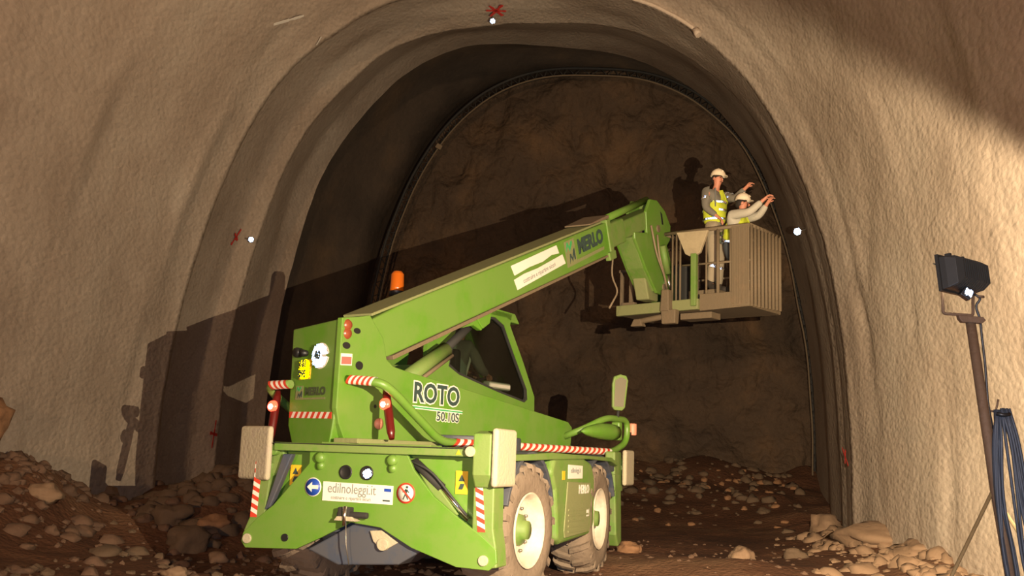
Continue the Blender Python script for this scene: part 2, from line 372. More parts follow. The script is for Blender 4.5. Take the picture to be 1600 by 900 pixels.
# ---------------------------------------------------------------- ground
def ground_z(x, y):
    p = Vector((x, y, 0)); l = p.dot(LX); s = p.dot(AX)
    z = -0.19
    z += noise.noise(Vector((x * 0.5, y * 0.5, 1))) * 0.06 + noise.noise(Vector((x * 1.9, y * 1.9, 4))) * 0.035 + noise.noise(Vector((x * 6, y * 6, 9))) * 0.018
    # left berm along the wall
    bl = max(0, min(1, (-4.3 - l) / 2.4)); z += 0.6 * math.exp(-((l + 7.3) / 0.8) ** 2 - ((s - 12.0) / 1.9) ** 2); z += bl * bl * (0.42 + 0.25 * noise.noise(Vector((x * 0.8, y * 0.8, 2))))
    # spoil mound beside the machine on the left
    d2 = ((l + 5.1) / 0.85) ** 2 + ((s - 14.6) / 1.5) ** 2; z += 0.85 * math.exp(-d2)
    # muck at the face
    f = max(0, min(1, (s - 20.0) / 5.6)); fr = 1 - max(0, min(1, (l - 2.6) / 1.5)) * 0.35
    z += f ** 1.25 * (1.35 + 0.35 * noise.noise(Vector((x * 0.7, y * 0.7, 3)))) * fr
    f2 = max(0, min(1, (s - 11.5) / 2.5)); z += f2 * 0.10
    # heap in front of the right wheel side
    d3 = ((l - 1.55) / 1.3) ** 2 + ((s - 12.6) / 0.9) ** 2; z += 0.13 * math.exp(-d3)
    # right wall foot
    br = max(0, min(1, (l - 2.5) / 1.4)); z += br * br * (0.22 + 0.12 * noise.noise(Vector((x * 1.2, y * 1.2, 6))))
    return z
mb = MB(); P = []; F = []; nl = 150; ss = []
q = -16.0
while q < 26.8: ss.append(q); q += (0.7 if q < 5 else 0.11)
for s in ss:
    for k in range(nl + 1):
        l = -8.8 + 15.6 * k / nl; p = W(l, s, 0); P.append(Vector((p.x, p.y, ground_z(p.x, p.y))))
for i in range(len(ss) - 1):
    for k in range(nl):
        a = i * (nl + 1) + k; F.append((a, a + 1, a + nl + 2, a + nl + 1))
mb.add(P, F, 0, True); o = mb.build('floor', SOILM); o['kind'] = 'structure'

# ---------------------------------------------------------------- rocks
def rock_mb(rad, seed, squash=(1, 1, 0.7), sub=2, mb=None, loc=(0, 0, 0)):
    bm = bmesh.new(); bmesh.ops.create_icosphere(bm, subdivisions=sub, radius=1.0)
    off = Vector((seed * 3.17, seed * 1.31, seed * 0.77)); rz = Matrix.Rotation(seed * 1.7, 3, 'Z')
    P = []
    for v in bm.verts:
        d = v.co.normalized(); k = 1 + noise.noise(d * 1.3 + off) * 0.55 + noise.noise(d * 3.1 + off) * 0.18
        c = Vector((round(d.x * k * 2.3) / 2.3 * 0.35 + d.x * k * 0.65, d.y * k, round(d.z * k * 2) / 2 * 0.3 + d.z * k * 0.7))
        P.append(rz @ Vector((c.x * squash[0], c.y * squash[1], c.z * squash[2])) * rad + Vector(loc))
    F = [[v.index for v in f.verts] for f in bm.faces]; bm.free()
    mb = mb or MB(); mb.add(P, F, 0, sub > 1); return mb
def rock(l, s, rad, material, label, seed, lift=0.35, squash=(1.1, 0.9, 0.75), z=None):
    if rad > 0.3: squash = (1.5, 1.2, 0.42)
    p = W(l, s, 0); gz = ground_z(p.x, p.y) if z is None else z
    o = rock_mb(rad, seed, squash, 3).build('boulder', material); o.location = (p.x, p.y, gz + rad * lift * squash[2])
    return tag(o, label, 'rock')

def solid(*a): pass
# rubble: uncountable stones as one object per spread
def rubble(name, label, n, fn, material, seed):
    rnd = random.Random(seed); mb = MB()
    for i in range(n):
        l, s, r = fn(rnd); p = W(l, s, 0); z = ground_z(p.x, p.y)
        sc = (rnd.uniform(0.8, 1.3), rnd.uniform(0.7, 1.1), rnd.uniform(0.5, 0.9))
        rock_mb(r, rnd.uniform(0, 90), sc, 1 if r < 0.07 else 2, mb, (p.x, p.y, z - r * 0.05))
    o = mb.build(name, material); return tag(o, label, 'rubble', kind='stuff')
rubble('rubble', 'loose pale and brown stones strewn along the foot of the left wall', 260,
       lambda r: (r.uniform(-7.2, -3.6), r.uniform(8, 19), 0.02 + 0.10 * r.random() ** 2), RUBM, 1)
rubble('rubble', 'dark jagged spoil stones heaped left of the green machine', 170,
       lambda r: (r.gauss(-5.1, 0.6), r.gauss(14.5, 1.0), r.uniform(0.05, 0.19)), ROCKD, 2)
rubble('rubble', 'reddish brown muck stones in the low heap below the tunnel face', 420,
       lambda r: (r.uniform(-6.0, 4.6), 25.6 - abs(r.gauss(0, 2.4)), 0.03 + 0.13 * r.random() ** 2), ROCKD, 3)
rubble('rubble', 'orange stones scattered through the muck under the tunnel face', 110,
       lambda r: (r.uniform(-3.0, 4.4), 25.2 - abs(r.gauss(0, 2.4)), r.uniform(0.03, 0.10)), ROCKO, 4)
rubble('rubble', 'pale broken shotcrete crumbs along the foot of the right wall', 420,
       lambda r: (4.05 - abs(r.gauss(0, 0.6)), r.uniform(9.5, 17.5), 0.02 + 0.13 * r.random() ** 2), ROCKM, 5)
rubble('rubble', 'gravel and clods on the ground around the wheels', 450,
       lambda r: (r.uniform(-4.5, 3.4), r.uniform(8.0, 16.5), r.uniform(0.012, 0.045)), RUBM, 6)
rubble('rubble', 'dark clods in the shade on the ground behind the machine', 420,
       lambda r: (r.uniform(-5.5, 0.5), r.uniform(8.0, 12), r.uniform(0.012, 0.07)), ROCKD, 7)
def px_ground(x, y, z=-0.1):
    d = fw + cr * ((x - 800) / 1600) - cu * ((y - 450) / 1600); t = (z - 1.1) / d.z; p = Vector((0, 0, 1.1)) + d * t
    return p.dot(LX), p.dot(AX)
for (x, y, zz, rad, mt, lab) in (
    (62, 846, -0.05, 0.17, ROCKM, 'big pale rounded boulder at the bottom left of the picture'),
    (250, 806, 0.05, 0.15, ROCKM, 'tan boulder just left of the dark spoil heap'),
    (160, 795, 0.15, 0.20, ROCKM, 'grey boulder half buried in the rubble by the left wall'),
    (342, 868, -0.1, 0.11, ROCKM, 'small tan stone on bare soil just left of the machine foot'),
    (275, 887, -0.12, 0.11, ROCKM, 'flat pale stone in the soil at the bottom edge left of the machine'),
    (300, 762, 0.62, 0.26, ROCKD, 'dark craggy block on top of the spoil heap left of the machine'),
    (272, 785, 0.4, 0.21, ROCKD, 'dark angular block on the left shoulder of the spoil heap'),
    (330, 800, 0.3, 0.20, ROCKO, 'brown orange block at the foot of the spoil heap'),
    (985, 868, -0.1, 0.14, ROCKO, 'brown clod lump just right of the front wheel'),
    (1288, 825, 0.12, 0.27, ROCKM, 'pale rounded lump against the foot of the right tunnel edge'),
    (1385, 862, 0.0, 0.46, ROCKM, 'broad pale mound of rebound concrete at the foot of the right wall'),
    (1452, 880, 0.0, 0.34, ROCKM, 'smaller pale lump right of the concrete mound by the right wall'),
    (1160, 830, 0.3, 0.17, ROCKM, 'grey blue stone lying in the muck under the tunnel face'),
    (1075, 770, 1.0, 0.16, ROCKO, 'orange rock high on the muck slope under the face'),
    (1240, 868, -0.05, 0.13, ROCKD, 'dark stone lying in front of the muck near the right edge')):
    l, s = px_ground(x, y, zz); rock(l, min(s, 25.0), rad, mt, lab, x * 0.37 + y)
def on_shell(l_sign, s, z):
    lo, hi = (R(0), R(90)) if l_sign > 0 else (R(180), R(90))
    for _ in range(40):
        mdl = (lo + hi) / 2
        if shell_pt(s, mdl).z < z: lo = mdl
        else: hi = mdl
    return shell_pt(s, lo), lo
rubble('rubble', 'pale grey brown stones banked up against the left wall at the picture edge', 200,
       lambda r: (-6.9 + r.gauss(0, 0.55), r.gauss(12.0, 1.1), 0.03 + 0.11 * r.random() ** 2), RUBM, 8)
# bare rock left unsprayed, low on the left wall
for i, (s, z, rad, lab) in enumerate(((11.75, 1.35, 0.30, 'orange bare rock block sticking out of the left wall, the upper one'), (11.8, 0.85, 0.28, 'brown bare rock block in the left wall below the orange one'),
                                (12.4, 0.35, 0.34, 'grey bare rock block low in the left wall above the rubble'))):
    p, _ = on_shell(-1, s, z); o = rock_mb(rad, 40 + i * 7, (0.7, 1.1, 1.0), 3).build('boulder', (ROCKO, ROCKD, ROCKM)[i]); o.location = p - LX * 0.12; tag(o, lab, 'rock')

# ---------------------------------------------------------------- steel rib, strips, marks
def arc_path(s, off, t0=R(-3), t1=R(183), n=90, cx=None):
    out = []
    for k in range(n + 1):
        t = t0 + (t1 - t0) * k / n; c, q = math.cos(t), math.sin(t)
        a, b, n_ = 5.47 + off, 10.86 + off, 2.6
        x = a * math.copysign(abs(c) ** (2 / n_), c); z = b * math.copysign(abs(q) ** (2 / n_), q) if q > 0 else q * b
        p = W(-0.36 + x, s, z); j = noise.noise(p * 0.7) * 0.05; out.append(p + Vector((j, 0, j)))
    return out
rib = empty('steel_arch', W(-0.36, 25.0, -0.2)); tag(rib, 'dark steel lattice arch standing just in front of the rock face', 'arch')
inv = Matrix.Translation(-rib.location)
MB().tube(arc_path(25.1, 0.0), 0.022, 8).build('chord', mat('brown_hose', (0.12, 0.085, 0.05), 0.8), rib, inv)
MB().tube(arc_path(25.13, 0.20), 0.035, 8).build('chord', BLACKM, rib, inv)
MB().tube(arc_path(25.36, 0.10), 0.035, 8).build('chord', BLACKM, rib, inv)
mb = MB(); A0 = arc_path(25.1, 0.0, n=180); A1 = arc_path(25.13, 0.20, n=180); A2 = arc_path(25.36, 0.10, n=180)
for i in range(0, 180, 2): mb.tube([A0[i], A1[i + 1]], 0.012, 5); mb.tube([A1[i + 1], A0[i + 2]], 0.012, 5); mb.tube([A0[i], A2[i + 1]], 0.012, 5)
mb.build('lacing', BLACKM, rib, inv)
p = A0[128]; mb = MB(); mb.box((0, 0, 0), (0.16, 0.12, 0.13), Matrix.Rotation(0.5, 3, 'Y')); o = mb.build('joint_plate', TANM, rib, inv @ Matrix.Translation(p), 0.015)
# conduit strip in the crown
pts = [shell_pt(16.25, R(62) + R(16) * k / 14, -0.035) for k in range(15)]
o = MB().tube(pts, 0.035, 8).tube([pts[0], pts[0] + Vector((0.05, -0.05, -0.12))], 0.06, 8).build('hose', WALLM); tag(o, 'thin sprayed over hose with a knob along the upper right arch edge', 'hose')
def to_px(p):
    d = p - Vector((0, 0, 1.1)); z = d.dot(fw); return 800 + 1600 * d.dot(cr) / z, 450 - 1600 * d.dot(cu) / z, z
GRID = []
for u_ in [x for x in stations if 6 < x < 21.7]:
    for k_ in range(0, 241):
        t_ = R(-5 + 190 * k_ / 240); GRID.append((u_, t_) + to_px(shell_pt(u_, t_)))
def shell_at_px(x, y):
    c_ = [g for g in GRID if (g[2] - x) ** 2 + (g[3] - y) ** 2 < 144]; near = min(g[4] for g in c_)
    best = min([g for g in c_ if g[4] < near + 0.9], key=lambda g: (g[2] - x) ** 2 + (g[3] - y) ** 2); return best[0], best[1]
def surf_frame(u, t):
    q = shell_pt(u, t); a = shell_pt(u, t + 0.02) - q; b = shell_pt(u + 0.05, t) - q; nd = a.cross(b).normalized()
    if nd.dot(Vector((0, 0, 2)) - q) < 0: nd = -nd
    return q, nd
def paint_cross(x, y, size, arms, lab, seed):
    p, s = shell_at_px(x, y); q = shell_pt(p, s); nd = -(LX * math.cos(s) + Vector((0, 0, 1)) * max(0, math.sin(s))).normalized(); view = (q - Vector((0, 0, 1.1))).normalized()
    up = Vector((0, 0, 1)); up = (up - nd * up.dot(nd)).normalized(); sd = nd.cross(up); mb = MB(); rnd = random.Random(seed)
    for (a0, L0) in arms:
        dv = up * math.sin(a0) + sd * math.cos(a0); wv = nd.cross(dv)
        for k in range(-3, 3):
            pa = []
            for kk in (k, k + 1):
                wd = size * 0.13 * rnd.uniform(0.5, 1.1); base = q + nd * 0.06 + dv * (kk / 3 * size * L0)
                pa.append((base - wv * wd, base + wv * wd))
            tv = nd * 0.004
            (a1, b1), (a2, b2) = pa
            mb.add([a1, b1, b2, a2, a1 + tv, b1 + tv, b2 + tv, a2 + tv], [(0, 1, 2, 3), (4, 5, 6, 7), (0, 1, 5, 4), (1, 2, 6, 5), (2, 3, 7, 6), (3, 0, 4, 7)], 0)
    c = sum(mb.v, Vector()) / len(mb.v)
    o = mb.build('paint_mark', REDP if 'red' in lab else WHITES, None, Matrix.Translation(-c)); o.location = c; return tag(o, lab, 'paint mark')
paint_cross(325, 672, 0.26, ((R(90), 1), (R(5), 0.8)), 'red sprayed cross low on the left wall inside the machine shadow', 1)
paint_cross(368, 368, 0.22, ((R(100), 0.8), (R(20), 0.6)), 'faint red sprayed cross behind the left survey reflector', 2)
paint_cross(778, 9, 0.27, ((R(30), 1), (R(100), 0.7), (R(155), 0.9)), 'red sprayed star beside the reflector in the tunnel crown', 3)
paint_cross(1323, 720, 0.20, ((R(45), 1), (R(120), 0.6)), 'small red sprayed mark low on the right arch edge', 4)
paint_cross(452, 28, 0.27, ((R(118), 1.0),), 'white scratch line high on the upper left wall', 5)
paint_cross(497, 58, 0.11, ((R(40), 1.0),), 'short white scratch on the wall above the left arch band', 6)
def reflector(x, y, lab, rad=0.045):
    p, s = shell_at_px(x, y); q, nd = surf_frame(p, s); d = (Vector((0.03, 0, 1.12)) - q).normalized()
    root = empty('survey_reflector', q); tag(root, lab, 'reflector', 'survey prisms fixed to the arch edges')
    MB().tube([(0, 0, 0), nd * 0.16], 0.010, 8).build('bolt', STEEL, root)
    c = nd * 0.16
    MB().lathe([(0.001, -0.035), (rad * 0.8, -0.035), (rad * 1.25, 0.0), (rad * 1.25, 0.012), (rad * 1.05, 0.012)], c, d, 24).build('housing', BLACK, root)
    xd = d.orthogonal(); L = 0.014
    retro('prism', retro_cells(c + d * 0.004, xd, d, d, L, lambda x, y: x * x + y * y < (rad * 1.0) ** 2, rad * 1.1), d, L, PRISM, root)
reflector(772, 20, 'round survey prism in the tunnel crown beside the red star')
reflector(380, 371, 'round survey prism on the left arch next to a faint red cross')
reflector(1255, 362, 'round survey prism on the right arch edge beside the raised cage', 0.062)

# ================================================================ telehandler
YW = R(20)
M0 = Vector((-1.2114, 9.3709, 0))
TH = empty('telehandler', M0, -YW)
tag(TH, 'green rotating telehandler seen from behind, its boom raised toward the rock face', 'telehandler')
# ---- chassis
mb = MB(); mb.prism([(-0.5, 0.36), (0.5, 0.36), (0.5, 1.08), (-0.5, 1.08)], 0.25, 4.6, 'y'); mb.box((0, 2.2, 1.13), (1.0, 1.9, 0.12)); mb.cyl((-0.0, 2.2, 1.1), (0, 2.2, 1.32), 0.62, seg=36)
mb.prism([(-1.15, 0.95), (-0.5, 0.85), (-0.5, 1.06), (-1.15, 1.06)], 0.12, 1.6, 'y'); mb.prism([(1.16, 0.95), (0.5, 0.85), (0.5, 1.06), (1.16, 1.06)], 0.28, 1.62, 'y')
mb.prism([(0.5, 0.9), (1.16, 0.98), (1.16, 1.06), (0.5, 1.06)], 2.95, 4.5, 'y'); mb.prism([(-0.5, 0.9), (-1.16, 0.98), (-1.16, 1.06), (-0.5, 1.06)], 2.95, 4.5, 'y')
# rear blue axle housing wedge below the plate
mb.prism([(-0.62, 0.22), (-0.14, 0.48), (0.22, 0.44), (0.52, 0.27), (0.30, 0.14), (-0.30, 0.10)], 0.03, 0.45, 'y')
for ya in (0.95, 3.47):
    mb.cyl((-0.8, ya, 0.44), (0.8, ya, 0.44), 0.13); mb.lathe([(0.02, -0.24), (0.2, -0.2), (0.28, 0), (0.2, 0.2), (0.02, 0.24)], (0, ya, 0.44), (1, 0, 0), 24)
mb.build('chassis', BLUEF, TH, None, 0.015)
# rear stabilizer face
pl = [(-0.62, 1.12), (-0.62, 0.99), (-0.97, 0.60), (-1.14, 0.47), (-1.27, 0.34), (-1.29, 0.26), (-1.24, 0.20), (-0.70, 0.22), (-0.44, 0.34), (-0.16, 0.485), (0.14, 0.455), (0.45, 0.30), (0.88, 0.165), (1.18, 0.155),
      (1.25, 0.22), (1.24, 0.33), (1.10, 0.44), (0.88, 0.58), (0.64, 0.75), (0.44, 0.97), (0.36, 1.12)]
o = MB().prism(pl, -0.035, 0.0, 'y').build('rear_plate', GREEN, TH, None, 0.006)
for i in range(len(o.data.polygons)): pass
mb = MB()
mb.prism([(-0.97, 1.10), (1.03, 1.10), (1.03, 1.175), (-0.97, 1.175)], -0.09, 0.30, 'y')
mb.prism([(-0.5, 1.175), (0.6, 1.175), (0.6, 1.19), (-0.5, 1.19)], -0.05, 0.2, 'y')
mb.build('cross_beam', GREEND, TH, None, 0.012)
MB().prism([(-0.98, 1.163), (1.0, 1.163), (1.0, 1.172), (-0.98, 1.172)], -0.094, -0.088, 'y').build('beam_edge', BLACK, TH)
# recessed back panels left & right of the plate
MB().prism([(-1.12, 0.42), (-0.55, 0.42), (-0.42, 1.1), (-1.0, 1.1)], 0.10, 0.13, 'y').build('back_panel', GREEN, TH); MB().prism([(0.3, 0.45), (1.05, 0.45), (1.05, 1.1), (0.3, 1.1)], 0.10, 0.13, 'y').build('back_panel', GREEN, TH)
# outer columns of the stabilizers
mb = MB(); mb.prism([(1.01, 1.08), (1.01, 0.45), (1.08, 0.30), (1.12, 0.16), (1.25, 0.18), (1.235, 0.35), (1.205, 0.50), (1.20, 1.0)], -0.03, 0.22, 'y'); mb.build('stabilizer_column', GREEND, TH, None, 0.012)
mb = MB(); mb.prism([(-1.13, 1.02), (-1.01, 0.98), (-1.06, 0.48), (-1.12, 0.28), (-1.26, 0.22), (-1.27, 0.36), (-1.22, 0.48)], -0.03, 0.22, 'y'); mb.build('stabilizer_column', GREEND, TH, None, 0.012)
# hydraulic rams of the stabilizers
mb = MB(); mb.tube([(0.40, 0.05, 1.04), (0.68, 0.05, 0.82)], 0.045, 12); mb.build('stabilizer_ram', BLACKM, TH)
mb = MB(); mb.tube([(0.60, 0.05, 0.90), (0.95, 0.05, 0.56)], 0.024, 10); mb.build('ram_rod', CHROME, TH)
MB().tube(smooth_path([(0.38, 0.0, 1.05), (0.6, -0.02, 0.97), (0.8, 0.0, 0.75), (0.93, 0.03, 0.60)], 0.1), 0.012, 6).build('hydraulic_hose', HOSEB, TH)
MB().prism([(0.40, 1.03), (0.52, 0.98), (0.86, 0.60), (0.80, 0.585), (0.62, 0.73)], 0.02, 0.05, 'y').build('stabilizer_arm', GREEND, TH, None, 0.01)
MB().prism([(-0.90, 1.07), (-0.80, 1.07), (-1.0, 0.58), (-1.06, 0.55)], -0.04, 0.03, 'y').build('stabilizer_ram', BLUEF, TH, None, 0.01)
# foot pins
for (x, z) in ((-1.22, 0.285), (1.13, 0.235)):
    MB().cyl((x, -0.055, z), (x, 0.03, z), 0.045).build('foot_pin', PADM, TH, None, 0.006)
MB().cyl((-0.82, -0.045, 0.315), (-0.82, 0.0, 0.315), 0.035).build('pin_hole', BLACK, TH)
for x in (-0.26 + 0.06, 0.04 + 0.03): pass
MB().lathe([(0.001, 0.004), (0.05, 0.004), (0.062, 0.012), (0.065, 0.0)], (-0.235, -0.036, 0.925), (0, -1, 0), 28).build('round_port', BLACK, TH)
MB().lathe([(0.065, 0.0), (0.062, 0.014), (0.05, 0.006), (0.001, 0.006)], (-0.02, -0.036, 0.925), (0, -1, 0), 28).build('round_port', BLACK, TH)
PAX = Matrix.Rotation(YW, 3, 'Z') @ (Vector((0, 0, 1.1)) - Vector((-1.2, 9.4, 0.92))).normalized()
o = retro('round_reflector', retro_cells((-0.012, -0.045, 0.92), (1, 0, 0), (0, -1, 0), PAX, 0.009, lambda x, y: x * x + y * y < 0.040 ** 2, 0.05), PAX, 0.009, RETRO, TH); o['label'] = 'small round reflector shining white'
for x in (-0.50, 0.23):
    MB().lathe([(0.05, 0.0), (0.05, 0.03), (0.03, 0.05), (0.001, 0.05)], (x, -0.035, 1.045), (0, -1, 0), 20).lathe([(0.04, 0.0), (0.04, 0.02), (0.001, 0.025)], (x, -0.035, 0.975), (0, -1, 0), 16).build('bolt_boss', GREEN, TH)
# tow hitch
mb = MB(); mb.box((-0.19, -0.075, 0.575), (0.12, 0.09, 0.09)); mb.cyl((-0.26, -0.09, 0.555), (0.04, -0.09, 0.555), 0.028); mb.build('tow_hitch', BLACKM, TH, None, 0.01)
MB().cyl((-0.17, -0.13, 0.46), (-0.17, -0.13, 0.63), 0.018).build('hitch_pin', CHROME, TH)
MB().prism([(-0.28, 0.50), (-0.06, 0.50), (-0.10, 0.54), (-0.25, 0.54)], -0.13, -0.03, 'y').build('hitch_plate', PADM, TH, None, 0.006)
MB().tube([(-0.17, -0.1, 0.5), (-0.16, -0.09, 0.3), (-0.13, -0.07, 0.12)], 0.006, 6).build('chain', STEEL, TH)
mb = MB(); mb.cyl((0.16, -0.02, 0.31), (0.16, 0.12, 0.31), 0.055); mb.prism([(0.02, 0.42), (0.14, 0.43), (0.30, 0.33), (0.16, 0.25), (0.06, 0.33)], 0.0, 0.03, 'y'); mb.build('axle_lug', PADM, TH, None, 0.006)
# stickers on the rear plate
def decal(pts, a, axis, material, name, parent, mtx=None, t=0.003, label=None):
    o = MB().prism(pts, a, a + t, axis).build(name, material, parent, mtx)
    if label: o['label'] = label
    return o
bd = decal([(-0.455, 0.835), (-0.455, 0.665), (0.25, 0.658), (0.25, 0.822)], -0.043, 'y', WHITES, 'sign_board', TH, t=0.008, label='white plate with web address')
text_mesh('edilnoleggi.it', 0.125, (-0.16, -0.0445, 0.775), (1, 0, -0.012), (0, -1, 0), GREYL, bd, 'lettering', bold=0.0, sx=0.78)
text_mesh('costruire e ripartire sicuri', 0.045, (-0.165, -0.0445, 0.695), (1, 0, -0.012), (0, -1, 0), GREYL, bd, 'lettering', sx=0.85)
MB().prism([(0.165, 0.77), (0.235, 0.768), (0.235, 0.795), (0.165, 0.797)], -0.046, -0.0435, 'y').build('blue_badge', BLUES, bd)
MB().prism([(0.155, 0.685), (0.225, 0.684), (0.225, 0.697), (0.155, 0.698)], -0.046, -0.0435, 'y').build('small_badge', DGREY, bd)
sg = MB().lathe([(0.001, 0.004), (0.085, 0.004), (0.085, 0.0)], (-0.56, -0.037, 0.78), (0, -1, 0), 36).build('round_sign', WHITES, TH); sg['label'] = 'blue keep left arrow sign'
MB().lathe([(0.001, 0.0035), (0.077, 0.0035), (0.077, 0.0)], (-0.56, -0.039, 0.78), (0, -1, 0), 36).build('blue_disc', BLUES, sg)
MB().prism([(-0.62, 0.78), (-0.57, 0.825), (-0.57, 0.797), (-0.505, 0.797), (-0.505, 0.763), (-0.57, 0.763), (-0.57, 0.735)], -0.0445, -0.0415, 'y').build('arrow', WHITES, sg)
sg = MB().lathe([(0.001, 0.004), (0.090, 0.004), (0.090, 0.0)], (0.375, -0.037, 0.765), (0, -1, 0), 36).build('round_sign', RED, TH); sg['label'] = 'red ringed no pedestrians sign'
MB().lathe([(0.001, 0.0035), (0.074, 0.0035), (0.074, 0.0)], (0.375, -0.039, 0.765), (0, -1, 0), 36).build('white_disc', WHITES, sg)
mb = MB(); x0, z0 = 0.375, 0.765
mb.lathe([(0.001, 0.0), (0.012, 0.0)], (x0 + 0.012, -0.0445, z0 + 0.052), (0, -1, 0), 14)
for a, b, wd in (((0.008, 0.035), (0.0, -0.005), 0.026), ((0, -0.005), (0.025, -0.055), 0.012), ((0, -0.005), (-0.022, -0.055), 0.012), ((0.008, 0.03), (0.035, 0.005), 0.010), ((0.005, 0.03), (-0.028, 0.008), 0.010)):
    va = Vector((a[0], 0, a[1])); vb = Vector((b[0], 0, b[1])); n_ = (vb - va).normalized(); s_ = Vector((n_.z, 0, -n_.x)) * wd / 2; bs = Vector((x0, -0.0445, z0))
    mb.add([bs + va - s_, bs + va + s_, bs + vb + s_, bs + vb - s_], [(0, 1, 2, 3)])
mb.build('walker_symbol', DGREY, sg)
MB().prism([(x0 - 0.058, z0 + 0.048), (x0 - 0.048, z0 + 0.058), (x0 + 0.058, z0 - 0.048), (x0 + 0.048, z0 - 0.058)], -0.047, -0.045, 'y').build('slash', RED, sg)
for x, z, wd, hh in ((-0.83, 0.875, 0.115, 0.19), (0.85, 0.875, 0.115, 0.2)):
    st = MB().prism([(x - wd / 2, z - hh / 2), (x + wd / 2, z - hh / 2), (x + wd / 2, z + hh / 2), (x - wd / 2, z + hh / 2)], 0.088, 0.092, 'y').build('warning_sticker', YEL, TH); st['label'] = 'yellow warning sticker'
    mb = MB(); mb.prism([(x - 0.03, z + 0.01), (x + 0.03, z + 0.01), (x, z + 0.07)], 0.084, 0.087, 'y'); mb.prism([(x - 0.03, z - 0.06), (x + 0.01, z - 0.06), (x + 0.03, z - 0.01), (x - 0.01, z - 0.01)], 0.084, 0.087, 'y'); mb.build('symbol', DGREY, st)
MB().prism([(0.86, 1.115), (0.91, 1.115), (0.885, 1.16)], -0.098, -0.0945, 'y').build('warning_triangle', YEL, TH)
def stripes(p0, p1, wv, n, off, name, parent, mtx=None, skew=0.8, th_=0.003, nd=Vector((0, -1, 0)), first=0):
    """striped strip from p0 to p1, half width vector wv, slanted bands"""
    p0 = Vector(p0); p1 = Vector(p1); wv = Vector(wv); nd = Vector(nd); d = (p1 - p0) / n; mb = MB()
    for i in range(n):
        sk = d * skew
        a = p0 + d * i - (sk / 2 if i > 0 else sk * 0); b = p0 + d * (i + 1) - (sk / 2 if i < n - 1 else sk * 0)
        a2 = p0 + d * i + (sk / 2 if i > 0 else sk * 0); b2 = p0 + d * (i + 1) + (sk / 2 if i < n - 1 else sk * 0)
        Q = [a - wv, b - wv, b2 + wv, a2 + wv]
        Q = [q + nd * off for q in Q]; Q2 = [q + nd * th_ for q in Q]
        mb.add(Q + Q2, [(0, 1, 2, 3), (4, 5, 6, 7), (0, 1, 5, 4), (1, 2, 6, 5), (2, 3, 7, 6), (3, 0, 4, 7)], (i + first) % 2)
    o = mb.build(name, [RED, WHITE], parent, mtx); o['label'] = 'red and white striped strip'; return o
stripes((-1.155, -0.032, 0.99), (-1.175, -0.032, 0.48), (0.035, 0, 0), 13, 0.0, 'hazard_strip', TH)
stripes((1.05, -0.032, 0.99), (1.10, -0.032, 0.47), (0.035, 0, 0), 13, 0.0, 'hazard_strip', TH)
# foot pads
def pad(cx, cy, cz, rz, name='foot_pad', tilt=0.0, sc=1.0):
    mt_ = Matrix.Translation((cx, cy, cz)) @ Matrix.Rotation(rz, 4, 'Z') @ Matrix.Rotation(tilt, 4, 'Y')
    o = MB().box((0, 0, 0), (0.06, 0.50 * sc, 0.50 * sc)).build(name, PADM, TH, mt_, 0.03, 3)
    mb = MB(); mb.box((-0.06, 0, 0), (0.08, 0.16, 0.20), taper=0.7); mb.cyl((-0.07, -0.12, 0), (-0.07, 0.12, 0), 0.035); mb.build('pad_bracket', GREEND, o, mt_, 0.01)
    return o
pad(1.235, 0.10, 1.10, R(0))
pad(-1.235, 0.02, 1.07, R(180 + 66))
pad(1.235, 4.78, 1.03, R(0), sc=0.9); pad(-1.22, 4.78, 1.03, R(180), sc=0.9)
MB().prism([(-0.13, 1.30), (-0.13, 0.95), (-0.06, 0.84), (0.02, 0.86), (0.02, 1.33)], 1.03, 1.20, 'x').build('pad_arm', GREEND, TH, None, 0.015)
MB().cyl((1.01, -0.15, 1.145), (1.01, -0.06, 1.145), 0.045).build('pivot_pin', PADM, TH, None, 0.005)
mb = MB(); mb.prism([(-1.16, 1.18), (-0.92, 1.12), (-0.90, 0.95), (-1.02, 0.85), (-1.1, 1.0)], 0.0, 0.06, 'y'); mb.cyl((-1.0, -0.06, 1.10), (-1.0, 0.1, 1.10), 0.05); mb.build('pad_arm', GREEND, TH, None, 0.015)
mb = MB(); mb.box((1.10, 4.52, 0.98), (0.16, 0.42, 0.5), taper=0.8); mb.prism([(4.30, 0.95), (4.62, 0.95), (4.70, 0.1), (4.55, 0.05), (4.42, 0.2)], 1.03, 1.18, 'x'); mb.build('front_stabilizer', GREEND, TH, None, 0.02)
mb = MB(); mb.box((-1.10, 4.52, 0.98), (0.16, 0.42, 0.5), taper=0.8); mb.prism([(4.30, 0.95), (4.62, 0.95), (4.70, 0.1), (4.55, 0.05), (4.42, 0.2)], -1.18, -1.03, 'x'); mb.build('front_stabilizer', GREEND, TH, None, 0.02)
MB().box((0, 4.6, 1.1), (2.1, 0.2, 0.1)).build('front_beam', GREEND, TH, None, 0.01)
